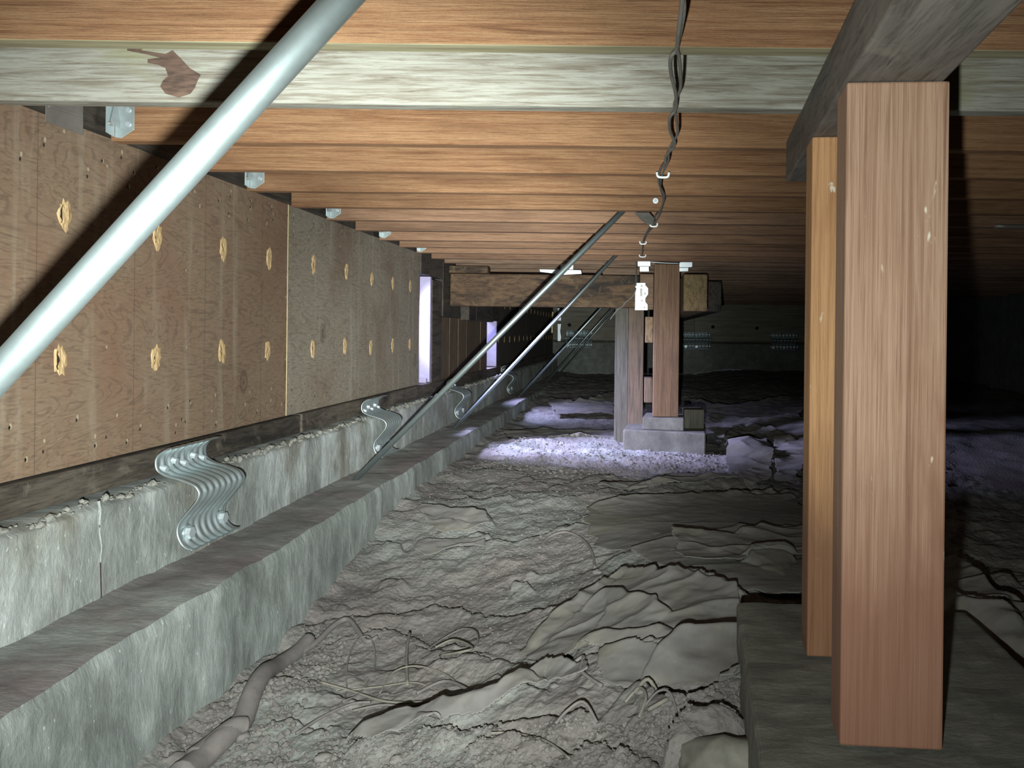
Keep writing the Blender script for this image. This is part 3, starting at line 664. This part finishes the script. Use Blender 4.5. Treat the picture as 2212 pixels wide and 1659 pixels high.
def flat(name, pts, Y, th, mat, parent=None): return prism(name, [atY(x, y, Y) for x, y in pts], (0, th, 0), mat, parent, 0.0015)
t = empty('steel_plate', atY(1385, 640, 6.41), 'bright notched steel plate with bolts on the end of the cross beam', 'bracket')
c = lambda L: [(1340+x*.1085, 540+y*.1085) for x, y in L]
flat('plate', c([(300,655),(500,655),(500,700),(555,760),(555,880),(500,960),(500,1030),(545,1090),(545,1200),(290,1200)]), 6.405, .004, M['zinc'], t)
for x, y in c([(425,715),(490,870),(430,1010),(480,1145)]): cyl('bolt', atY(x, y, 6.404), (0, -1, 0), .010, .012, M['dullsteel'], t, 6)
flat('slot', c([(390,765),(440,765),(440,925),(390,925)]), 6.4035, .001, M['dullsteel'], t)
t = empty('rafter_tie', atY(1391, 575, 5.92), 'bright steel tie at the top left of the far post', 'bracket')
flat('upper_plate', c([(345,225),(600,225),(600,325),(345,325)]), 5.98, .004, M['zinc'], t); flat('lower_plate', c([(385,330),(570,330),(570,430),(385,430)]), 6.0, .004, M['zinc'], t)
t = empty('rafter_tie', atY(1480, 575, 5.92), 'bright steel tie at the top right of the far post', 'bracket')
flat('upper_plate', c([(1200,240),(1435,240),(1435,330),(1400,345),(1175,345),(1175,260)]), 5.98, .004, M['zinc'], t); flat('lower_plate', c([(1175,350),(1360,350),(1350,425),(1175,430)]), 6.0, .004, M['zinc'], t)
o = tube('tie_wire', [atY(1405, 566, 5.97), atY(1435, 568, 5.965), atY(1467, 569, 5.97)], .004, M['zinc']); info(o, 'thin bright wire running between the two ties above the far post', 'wire')
t = empty('beam_tie', atY(1210, 582, 6.46), 'horizontal steel strap with a raised square tab on top of the cross beam', 'bracket')
d = lambda L: [(840+x*.2532, 500+y*.2532) for x, y in L]
flat('strap', d([(1285,322),(1640,330),(1645,362),(1500,370),(1290,345)]), 6.485, .004, M['zinc'], t); flat('tab', d([(1465,275),(1575,280),(1572,325),(1465,322)]), 6.48, .004, M['zinc'], t)
t = empty('beam_tie', atY(1207, 700, 13.5), 'far narrow bright steel tie hanging against the dark back wall', 'bracket')
flat('upper_plate', d([(1440,655),(1462,655),(1468,690),(1470,760),(1440,760)]), 13.5, .01, M['zinc'], t); flat('lower_plate', d([(1440,788),(1470,788),(1462,850),(1470,900),(1465,935),(1440,935)]), 13.5, .01, M['zinc'], t)
t = empty('slat', atY(1192, 700, 13.0), 'pale narrow upright slat beside the far steel tie', 'board'); flat('slat_face', d([(1393,685),(1404,685),(1400,865),(1384,865)]), 13.0, .02, M['pale'], t)

# ------------------------------------------------------------------ joist clips
def clip(n, px0, pxc, px1, label):
    Y = 1.49+.401*n-.001; zb = CZ+JB+.012; zt = CZ+JB+.16; xc = XR+.022
    t = empty('joist_hanger', (xc, Y, zb), label, 'bracket', 'steel clips on every second joist end')
    wd = 0.057
    prism('joist_flange', [(xc, Y, zb-.002), (xc+wd*.35, Y, zb-.004), (xc+wd, Y, zb+.022), (xc+wd, Y, zt), (xc, Y, zt)], (0, -.0025, 0), M['galv'], t, .001)
    prism('wall_flange', [(xc, Y-.003, zb-.002), (xc, Y-.04, zb+.004), (xc, Y-.04, zt), (xc, Y-.003, zt)], (-.0025, 0, 0), M['galv'], t, .001)
    prism('gusset', [(xc+.002, Y-.004, zb+.10), (xc+.014, Y-.004, zb+.03), (xc+.002, Y-.025, zb+.03)], (0, 0, .012), M['galv'], t)
    for k, (dx, dz) in enumerate(((.040, .080), (.040, .038), (.040, .125))):
        cyl('screw_head', (xc+dx, Y-.0026, zb+dz), (0, -1, 0), .0075, .003, M['zinc'], t, 14)
    for dy, dz in ((.022, .09), (.022, .035)): cyl('screw_head', (xc+.0002, Y-dy, zb+dz), (1, 0, 0), .0065, .003, M['dullsteel'], t, 10)
for n, lb in ((2, 'nearest galvanized joist clip, at upper left under the white joist'), (4, 'second galvanized joist clip from the camera, right of the near tube'),
              (6, 'third galvanized joist clip, just beyond the plywood seam'), (8, 'fourth galvanized joist clip, small, along the plywood top'), (10, 'farthest galvanized joist clip at the end of the grey plywood')):
    clip(n, 0, 0, 0, lb)
t = empty('nail_plate', atX(140, 255, XR+.004), 'dull translucent looking metal plate on the dark rim board at upper left', 'bracket')
P4 = [atX(98, 262, XR+.004), atX(178, 292, XR+.004), atX(178, 218, XR+.004), atX(98, 208, XR+.004)]
prism('plate', P4, (.002, 0, 0), M['dullsteel'], t)
prism('rib', [atX(105, 232, XR+.006), atX(168, 252, XR+.006), atX(168, 246, XR+.006), atX(105, 226, XR+.006)], (.003, 0, 0), M['dullsteel'], t)

# ------------------------------------------------------------------ corrugated foundation plates
prof_px = [(300,225),(200,245),(110,310),(75,400),(100,520),(230,600),(380,640),(500,680),(610,730),(660,790),(675,850),(640,940),(570,1030),(480,1140),(400,1240),(372,1340),(385,1440),(440,1545),(520,1600),(590,1610)]
YP = 2.497
prof = [atY(320+x*.1568, 940+y*.1568, YP)+Vector((.004, 0, .006)) for x, y in prof_px]
prof = catmull([Vector((p.x, 0, p.z)) for p in prof], 4)
def plate(name, label, Y0, X0=0.0, rot=0, length=.30, group='corrugated steel foundation plates'):
    org = Vector((XC, YP, CZ-.6)); nr = 8; ny = 96
    t = empty(name, (XC+X0, Y0, CZ-.6), label, 'bracket', group)
    vs, fs = [], []; n = len(prof)
    for j in range(ny+1):
        tt = j/ny; a = 0.0055*math.sin(2*PI*nr*tt)
        cut = 0.03*max(0, (tt-.8)/.2)   # lower corner notch
        for i, p in enumerate(prof):
            tg = (prof[min(i+1, n-1)]-prof[max(i-1, 0)]).normalized(); nn = Vector((-tg.z, 0, tg.x))
            env = min(1, i/6+.15, (n-1-i)/6+.15)
            q = p+nn*a*env; vs.append(Vector((q.x, Y0+length*tt, q.z))-Vector((XC, Y0, CZ-.6)))
    for j in range(ny):
        for i in range(n-1): fs.append((j*n+i, j*n+i+1, (j+1)*n+i+1, (j+1)*n+i))
    me = bpy.data.meshes.new('corrugated_plate'); me.from_pydata([tuple(v) for v in vs], [], fs); me.materials.append(M['galv_plate'])
    me.polygons.foreach_set('use_smooth', [True]*len(fs)); o = bpy.data.objects.new('corrugated_plate', me); link(o, t)
    so = o.modifiers.new('thick', 'SOLIDIFY'); so.thickness = .0022
    def part(nm, c, ax, r, h, seg, mt, r2=None):
        vs2, fs2 = tubegeo([Vector((0, 0, 0)), Vector(ax)*h], lambda q: r+((r2 or r)-r)*q, seg)
        me = bpy.data.meshes.new(nm); me.from_pydata([tuple(v) for v in vs2], [], fs2); me.materials.append(mt); o = bpy.data.objects.new(nm, me); link(o, t, c); return fixn(o)
    for dy, zz in ((.055, 0), (.262, 0)):
        xo = .012; z = CZ-.6
        zrel = atX(407, 1153, XC+.03).z-(CZ-.6)
        part('washer', (xo, dy, zrel), (1, 0, 0), .029, .006, 24, M['galv_plate']); part('hex_bolt', (xo+.006, dy, zrel), (1, 0, 0), .020, .018, 6, M['zinc'])
        part('bolt_flange', (xo+.0055, dy, zrel), (1, 0, 0), .0245, .004, 20, M['galv'])
    ztop = atX(376, 998, -1.545).z-(CZ-.6)
    for k in range(5):
        part('screw', (-1.556-XC, .035+.056*k, ztop+(.006 if k % 2 else -.012)), (1, 0, -.2), .013, .020, 8, M['zinc'], .010)
    t.rotation_euler = (0, 0, rot); return t
plate('foundation_plate', 'nearest corrugated steel foundation plate bolted to the left concrete wall', 2.497)
plate('foundation_plate', 'second corrugated steel foundation plate, partly behind the second bracing tube', 4.38)
plate('foundation_plate', 'third corrugated steel foundation plate, behind the third bracing tube', 6.35)
plate('foundation_plate', 'farthest foundation plate on the left wall, below the daylight opening', 8.95)
for px, lb in ((1222, 'left corrugated plate on the back wall, seen between the bracing tubes'), (1475, 'middle corrugated plate on the back wall, right of the far post'), (1662, 'right corrugated plate on the back wall, left of the orange post')):
    X = (px-VX)/F*YEND
    t = plate('foundation_plate', lb, YEND-.14, 0, 0, .52, 'corrugated plates on the back wall')
    t.rotation_euler = (0, 0, -PI/2); t.location = (X, YEND-.12, CZ-.17)

# ------------------------------------------------------------------ bracing tubes
def rod(pa, pb, label, r=.0138):
    a, b2 = Vector(pa), Vector(pb); t = empty('bracing_tube', a, label, 'tube', 'galvanized bracing tubes')
    vs, fs = tubegeo([a, a.lerp(b2, .5), b2], r, 28); o = mk('tube', vs, fs, M['galv_rod'], t, a, True)
    o.data.polygons[-1].use_smooth = False; o.data.polygons[-2].use_smooth = False; fixn(o)
    dr = (b2-a).normalized(); 
    prism('flattened_foot', [a+Vector((-.03, -.02, -.03)), a+Vector((.035, -.02, .012)), a+Vector((.035, .02, .012)), a+Vector((-.03, .02, -.03))], (.004, 0, -.004), M['galv'], t, .001)
    cyl('anchor_bolt', a+Vector((.0, 0, -.018)), (.6, 0, .8), .010, .03, M['zinc'], t, 6)
    return t
dirn = Vector((1.44, 0, 1.36))
A = atY(0, 806, .90); B = atY(738, 0, .84); dd = B-A
rod(A-dd*((A.x+1.43)/dd.x), A+dd*1.35, 'large near galvanized tube crossing the upper left diagonally', .0175)
for (a, ya), (b2, yb), lb in ((((757, 1047), 3.93), ((1343, 458), 3.76), 'second galvanized tube, from the footing ledge up to the joists at centre'),
    (((968, 940), 5.98), ((1330, 552), 5.76), 'third galvanized tube, thinner looking, right of the second tube'),
    (((1105, 874), 9.0), ((1296, 668), 8.85), 'fourth galvanized tube, ending at the ledge below the far beam'),
    (((1165, 842), 11.7), ((1320, 668), 11.5), 'fifth galvanized tube near the back wall'),
    (((1197, 820), 13.6), ((1330, 668), 13.4), 'sixth and farthest galvanized tube near the back wall')):
    a = atY(*a, ya); b2 = atY(*b2, yb); k = (CZ+.66-a.z)/(b2.z-a.z); rod(a, a+(b2-a)*k, lb)

# ------------------------------------------------------------------ cable under the joists
zc = CZ+JB-.010
c1 = [(1484,-120),(1478,-40),(1472,20),(1466,70),(1462,105),(1449,125),(1450,160),(1460,205),(1460,235),(1447,255),(1448,285),(1458,312),(1440,335),(1436,352),(1424,372),(1424,398),(1435,422),(1430,446),(1423,468),(1411,486),(1400,498),(1390,518),(1388,540),(1386,556)]
c2 = [(1480,-120),(1474,-40),(1478,20),(1470,70),(1463,105),(1468,130),(1470,190),(1457,225),(1462,262),(1463,290),(1446,322),(1443,350),(1430,378),(1427,405),(1433,430),(1428,452),(1414,470),(1412,488),(1398,505),(1392,520)]
o = tube('electric_cable', [atZ(x, y, zc-.004*(i % 2)) for i, (x, y) in enumerate(c1)], .0042, M['cable'], None, 8, 6); info(o, 'grey electric cable stapled under the joists, left strand of the twisted pair', 'cable')
o = tube('electric_cable', [atZ(x, y, zc+.002) for x, y in c2], .0038, M['cable'], None, 8, 6); info(o, 'thinner grey electric cable twisted around the main strand under the joists', 'cable')
o = tube('hanging_wire', [atY(1374, 560, 6.0), atY(1374, 610, 6.38), atY(1372, 630, 6.39), atY(1362, 645, 6.39), atY(1352, 652, 6.39), atY(1345, 662, 6.39), atY(1335, 668, 6.39), atY(1318, 690, 6.45)], .005, M['cable']); info(o, 'thin dark wire hanging down beside the steel plate on the cross beam', 'cable')
for (px, py, n, wd), lb in zip(((1432, 381, 3, 13), (1412, 488, 6, 8), (1389, 526, 8, 7), (1388, 554, 10, 7)),
    ('nearest white plastic cable staple under the joists', 'second white cable staple, at the bend of the cable', 'third white cable staple below the bend', 'farthest white cable staple above the far post')):
    p = atZ(px, py, CZ+JB-.016); s = wd*p.y/F
    P5 = [(p.x-s, p.y, p.z+.014), (p.x-s*.9, p.y, p.z+.002), (p.x-s*.55, p.y, p.z-.003), (p.x+s*.55, p.y, p.z-.003), (p.x+s*.9, p.y, p.z+.002), (p.x+s, p.y, p.z+.014)]
    o = tube('cable_staple', P5, .0045, M['staple'], None, 6, 3); info(o, lb, 'staple')
o = prism('torn_cobweb', [atY(1370, 459, 3.62), atY(1402, 459, 3.62), atY(1412, 470, 3.7), atY(1410, 488, 3.88), atY(1403, 489, 3.89), atY(1385, 475, 3.8)], (0, .002, 0), M['web']); info(o, 'small grey triangular dusty scrap behind the cable bend', 'scrap')
o = tube('dark_conduit', [atY(2148, 488, 3.9), atY(2230, 490, 3.9), atY(2500, 492, 3.9)], .012, M['dullsteel'], None, 10, 2); info(o, 'dim grey conduit below the joists at the dark right edge', 'pipe')

# ------------------------------------------------------------------ plastic sheeting on the ground
def inpoly(X, Y, P):
    c = np.zeros(X.shape, bool); n = len(P)
    for i in range(n):
        x1, y1 = P[i]; x2, y2 = P[(i+1) % n]
        cond = ((y1 > Y) != (y2 > Y)); xi = (x2-x1)*(Y-y1)/((y2-y1) if abs(y2-y1) > 1e-9 else 1e-9)+x1; c ^= cond & (X < xi)
    return c
def sheet(px, label, step_=0.0048, lift=0.018, seed=1, bulge=0.0, fd=.022):
    P = [onground(*q) for q in px]; P2 = [(p.x, p.y) for p in P]
    xs = np.arange(min(p[0] for p in P2)-.03, max(p[0] for p in P2)+.03, step_); ys = np.arange(min(p[1] for p in P2)-.03, max(p[1] for p in P2)+.03, step_)
    cx = sum(p[0] for p in P2)/len(P2); cy = sum(p[1] for p in P2)/len(P2)
    def hf(X, Y):
        fold = 1-np.abs(2*fbm(X*3.1+seed, Y*5.2, 3, 50+seed)-1)
        return g0(X, Y)+creases(X, Y)*1.1+smooth_rel(X, Y)*(.35 if fd < .01 else 1)+lift+fd*(fold**3-.4)+0.002*(fbm(X*30, Y*40, 2, seed)-.5)+bulge*np.exp(-((X-cx)**2+(Y-cy)**2)/.06)
    def keep(X, Y): return inpoly(X+0.03*(fbm(X*9, Y*9, 3, seed)-.5)*2, Y+0.04*(fbm(X*8, Y*8, 3, seed+5)-.5)*2, P2)
    o = gridmesh('plastic_sheet', xs, ys, hf, M['sheet'], keep); so = o.modifiers.new('thick', 'SOLIDIFY'); so.thickness = .003; so.offset = 0
    return info(o, label, 'sheeting')
sheet([(1268,1102),(1300,1094),(1440,1084),(1600,1082),(1722,1085),(1760,1150),(1760,1290),(1600,1290),(1480,1252),(1350,1202),(1290,1190),(1262,1140)], 'broad flat dusty plastic sheet in front of the far pier, right of the curved root', seed=1, fd=.006)
sheet([(1125,1408),(1215,1345),(1290,1285),(1345,1262),(1440,1262),(1590,1297),(1605,1390),(1480,1400),(1330,1425),(1240,1422),(1200,1450),(1130,1440)], 'dusty sheet with diagonal left edge, left of the near pier corner', seed=2)
sheet([(1290,1440),(1400,1425),(1605,1408),(1618,1495),(1550,1515),(1390,1492),(1330,1500),(1295,1465)], 'smooth dusty sheet fold just above the gravel patch by the near pier', seed=3, fd=.008)
sheet([(740,1652),(850,1605),(930,1580),(1060,1545),(1110,1512),(1180,1470),(1250,1462),(1265,1480),(1180,1510),(1090,1550),(1010,1590),(900,1625),(800,1659)], 'long narrow twisted sheet running diagonally along the bottom centre', seed=4, lift=.03)
sheet([(905,1105),(1050,1122),(1062,1140),(960,1160),(925,1145)], 'small crumpled sheet scrap near the footing, upper one', seed=5)
sheet([(900,1175),(950,1176),(1045,1166),(1050,1190),(930,1205),(895,1195)], 'small crumpled sheet scrap near the footing, lower one', seed=6)
sheet([(1290,1068),(1360,1050),(1440,1038),(1540,1032),(1605,1030),(1612,1048),(1500,1058),(1350,1072)], 'narrow folded sheet strip behind the broad flat sheet', seed=7, lift=.03)
sheet([(1565,960),(1610,950),(1645,952),(1672,1000),(1665,1050),(1610,1062),(1570,1030)], 'bulging sheet heap catching blue daylight right of the far pier', seed=8, lift=.05, bulge=.12)
sheet([(1500,925),(1560,912),(1640,925),(1722,905),(1760,950),(1722,1060),(1675,1050),(1670,960),(1560,955)], 'dark crumpled sheet behind the bulging heap, beside the orange post', seed=9, lift=.05)
sheet([(1480,868),(1560,892),(1650,885),(1722,865),(1770,875),(1722,905),(1640,922),(1520,910)], 'far dark crumpled sheet right of the far post base', seed=10, lift=.05, step_=.012)
sheet([(1180,868),(1240,880),(1285,872),(1330,850),(1330,905),(1200,905)], 'far dark sheet left of the grey stud, near the back', seed=11, lift=.05, step_=.012)
sheet([(1080,938),(1130,935),(1230,930),(1335,935),(1338,955),(1230,950),(1130,962)], 'thin dark sheet on the dirt behind the daylight patch', seed=12, step_=.012)
sheet([(2020,1215),(2090,1240),(2150,1290),(2230,1315),(2300,1450),(2212,1465),(2120,1435),(2010,1400)], 'dark folded sheet right of the large post, upper one', seed=13)
sheet([(2035,1470),(2080,1500),(2140,1580),(2230,1608),(2330,1500),(2212,1478),(2090,1440)], 'dark folded sheet right of the large post, lower one with curved edge', seed=14)
sheet([(1450,1180),(1590,1178),(1640,1165),(1760,1160),(1760,1230),(1650,1222),(1590,1235),(1480,1240)], 'small pale overlapping sheet flap left of the orange post', seed=15, lift=.045)

# ------------------------------------------------------------------ roots, stones, gravel
def surf(x, y, dz=0.0): return Vector((x, y, float(hground(np.array([[x]]), np.array([[y]]))[0, 0])+dz))
def gpath(px, dz):
    out = []
    for i, q in enumerate(px):
        p = onground(*q[:2]); out.append(surf(p.x, p.y, dz+(q[2]*.30 if len(q) > 2 else 0)))
    return out
o = tube('thick_root', gpath([(668,1396),(640,1420),(598,1455),(570,1495),(545,1535),(522,1575),(480,1615),(430,1650),(390,1690)], .016), lambda t: .024+.010*t, M['root'], None, 12, 6); info(o, 'thick dusty root lying along the foot of the concrete footing', 'root')
o = tube('root_stub', gpath([(420,1650),(450,1628),(500,1600),(530,1588)], .02), lambda t: .03-.006*t, M['root'], None, 10, 5); info(o, 'broken root stub beside the lower end of the thick root', 'root')
o = tube('curved_root', gpath([(1165,1190,.0),(1185,1168,.01),(1220,1160,.025),(1255,1172,.025),(1278,1198,.01),(1285,1225,0)], .006), .006, M['root'], None, 8, 6); info(o, 'pale arched root above the dirt left of the broad flat sheet', 'root')
o = tube('forked_root', gpath([(640,1425),(680,1400),(725,1365),(755,1358),(790,1400),(815,1395)], .012), lambda t: .012-.005*t, M['root'], None, 8, 5); info(o, 'thin root forking from the upper end of the thick root', 'root')
thin = [
 [(740,1530),(780,1500),(810,1440),(800,1400,.03),(770,1405,.05),(750,1450,.02),(748,1500),(730,1540),(690,1570)],
 [(690,1490),(760,1500),(830,1520),(900,1515),(960,1500)], [(800,1560),(860,1535),(920,1510),(990,1500),(1050,1525)],
 [(730,1500),(820,1490),(900,1480),(960,1490),(1030,1530)], [(760,1540),(840,1530),(930,1540),(1000,1520),(1045,1528)],
 [(880,1490),(878,1430,.04),(885,1385,.02)], [(900,1440),(930,1410,.02),(960,1385,.05),(1000,1375,.06),(1030,1390,.05),(1025,1420,.02),(985,1425)],
 [(950,1430),(1000,1435,.02),(1020,1420,.03),(980,1405,.03),(940,1420)], [(900,1500),(960,1470),(1010,1490),(1040,1520)],
 [(820,1510),(850,1470),(900,1455),(960,1460),(1000,1480)], [(640,1600),(700,1560),(760,1530),(800,1525)],
 [(1370,1530),(1400,1510,.02),(1430,1520,.03),(1440,1550,.01),(1400,1560)], [(1385,1560),(1420,1540,.02),(1450,1545,.02),(1470,1580)],
 [(1350,1540),(1380,1525,.02),(1395,1545,.02),(1380,1570)], [(1230,1460),(1260,1450,.03),(1255,1480,.02),(1300,1500)],
 [(1060,1620),(1110,1600),(1180,1610),(1230,1650)], [(1200,1590),(1225,1570,.03),(1260,1560,.03),(1290,1570,.01)]]
TL = ['thin looping dry root right of the thick root, leftmost big loop of the tangle', 'thin dry root, upper long strand of the tangle at lower centre', 'thin dry root, lowest arc of the tangle at lower centre',
 'thin dry root crossing the tangle just below its upper strand', 'thin dry root, middle strand ending at the right tip of the tangle', 'short dry root standing upright in the tangle',
 'thin dry root curled in a big hoop at the right of the tangle', 'small closed loop of dry root inside the big hoop', 'thin dry root bending over the right tip of the tangle', 'thin dry root arching over the middle of the tangle',
 'thin dry root trailing from the tangle down to the left across gravel', 'dry root twig above the gravel patch, left of the pier, topmost', 'dry root twig lying lowest in the twigs above the gravel patch', 'small bent twig at the left of the twigs above the gravel patch',
 'short hooked root at the lower right end of the long twisted sheet', 'thin root half buried at the bottom centre edge of the picture', 'low arched root just right of the bottom centre root']
for i, q in enumerate(thin):
    o = tube('thin_root', gpath(q, .010), .0028+.0012*(i % 3), M['root2'] if i % 2 else M['root'], None, 6, 5)
    info(o, TL[i], 'root', 'thin dry roots')
def ico():
    bm = bmesh.new(); bmesh.ops.create_icosphere(bm, subdivisions=1, radius=1); V = np.array([v.co[:] for v in bm.verts]); Fc = np.array([[v.index for v in f.verts] for f in bm.faces]); bm.free(); return V, Fc
IV, IF = ico()
def gravel(name, label, pts, rmin, rmax, mat, seed):
    rs = np.random.RandomState(seed); Vs, Fs = [], []; k = 0
    X = np.array([[p[0] for p in pts]]); Y = np.array([[p[1] for p in pts]]); Z = hground(X, Y)[0]
    for i, (x, y) in enumerate(pts):
        r = rmin+(rmax-rmin)*rs.rand()**2.5; sv = r*(0.7+.6*rs.rand(3)); sv[2] *= .7
        v = IV*(1+.25*(rs.rand(len(IV), 1)-.5)); a = rs.rand()*6.28; c_, s_ = math.cos(a), math.sin(a); v = v*sv
        v = np.stack([v[:, 0]*c_-v[:, 1]*s_, v[:, 0]*s_+v[:, 1]*c_, v[:, 2]], 1)+np.array([x, y, Z[i]+r*.12]); Vs.append(v); Fs.append(IF+k); k += len(IV)
    V = np.concatenate(Vs); Fc = np.concatenate(Fs); o = mk(name, V.tolist(), Fc.tolist(), mat, None, (0, 0, 0)); return info(o, label, 'gravel', None, 'stuff')
def scatter(poly, n, seed):
    P = [onground(*q) for q in poly]; xs = [p.x for p in P]; ys = [p.y for p in P]; rs = random.Random(seed); out = []
    P2 = [(p.x, p.y) for p in P]
    while len(out) < n:
        x, y = rs.uniform(min(xs), max(xs)), rs.uniform(min(ys), max(ys))
        if x > XF+.02 and bool(inpoly(np.array([x]), np.array([y]), P2)[0]): out.append((x, y))
    return out
gravel('gravel', 'fine stones in the dirt along the foot of the footing at lower left', scatter([(300,1659),(480,1500),(640,1380),(720,1350),(760,1420),(640,1560),(640,1659)], 1500, 1), .003, .013, M['stone'], 1)
gravel('gravel', 'gravel patch against the near concrete pier', scatter([(1440,1540),(1615,1495),(1640,1590),(1500,1600),(1440,1659),(1330,1659)], 1400, 2), .003, .011, M['stone'], 2)
gravel('gravel', 'scattered small stones over the dirt at bottom centre', scatter([(640,1659),(700,1580),(1000,1600),(1250,1560),(1440,1560),(1330,1659)], 1500, 3), .002, .009, M['stone'], 3)
gravel('gravel', 'loose small stones over the middle of the dirt floor', scatter([(620,1400),(860,1110),(1000,1000),(1340,1000),(1270,1130),(1280,1290),(1120,1400),(700,1420)], 2200, 4), .0015, .007, M['stone'], 4)
gravel('gravel', 'lumpy gravel in the daylight patch before the far pier', scatter([(1030,1010),(1060,965),(1330,962),(1560,975),(1560,1040),(1200,1030)], 1500, 5), .004, .014, M['stone'], 5)
def rock(name, c, s, mat, label, seed, cat='stone', group=None):
    rs = random.Random(seed); bm = bmesh.new(); bmesh.ops.create_icosphere(bm, subdivisions=3, radius=1)
    for v in bm.verts:
        k = 1+.45*(s1(v.co.x*1.7+seed, v.co.y*1.7+v.co.z, seed)*2)+.08*s1(v.co.x*6, v.co.z*6+v.co.y*4, seed+2)
        v.co = Vector((v.co.x*s[0]*k, v.co.y*s[1]*k, v.co.z*s[2]*k))
    me = bpy.data.meshes.new(name); bm.to_mesh(me); bm.free(); me.materials.append(mat); me.polygons.foreach_set('use_smooth', [True]*len(me.polygons))
    o = bpy.data.objects.new(name, me); link(o, None, c); return info(o, label, cat, group)
p = onground(1555, 1680); rock('concrete_rubble', (p.x, p.y, p.z-.01), (.115, .10, .07), M['stone2'], 'large pale rubble chunk at the bottom edge beside the near pier', 3)
SL = ['small round stone in a dent above the long twisted sheet', 'flat stone right of the small round stone, below the middle sheet', 'pale stone just right of the thick root, halfway along it', 'stone at the left tip of the diagonal crease, mid floor',
 'stone beside the foot of the concrete footing at lower left', 'stone in the gravel right of the lower part of the thick root', 'stone among the twigs above the gravel patch', 'stone between the thick root and the tangle of thin roots', 'larger stone at the bottom edge, left of bottom centre',
 'stone in the bottom left corner of the dirt floor', 'stone resting on the sheet next to the near pier', 'small stone below the tangle of thin roots', 'small stone at bottom, right of the root stub', 'bottom edge stone at the lower end of the long twisted sheet']
for i, (x, y, s) in enumerate(((1198,1496,.012),(1258,1510,.016),(612,1492,.016),(1290,1243,.018),(520,1600,.022),(665,1580,.016),(1385,1520,.016),(672,1462,.014),(700,1650,.024),(380,1650,.03),(1555,1380,.012),(990,1545,.012),(748,1610,.014),(860,1655,.02))):
    p = onground(x, y); s *= .8; q = surf(p.x, p.y, s*.1); rock('loose_stone', q, (s*1.3, s, s*.7), M['stone'], SL[i], 10+i, 'stone', 'larger loose stones')
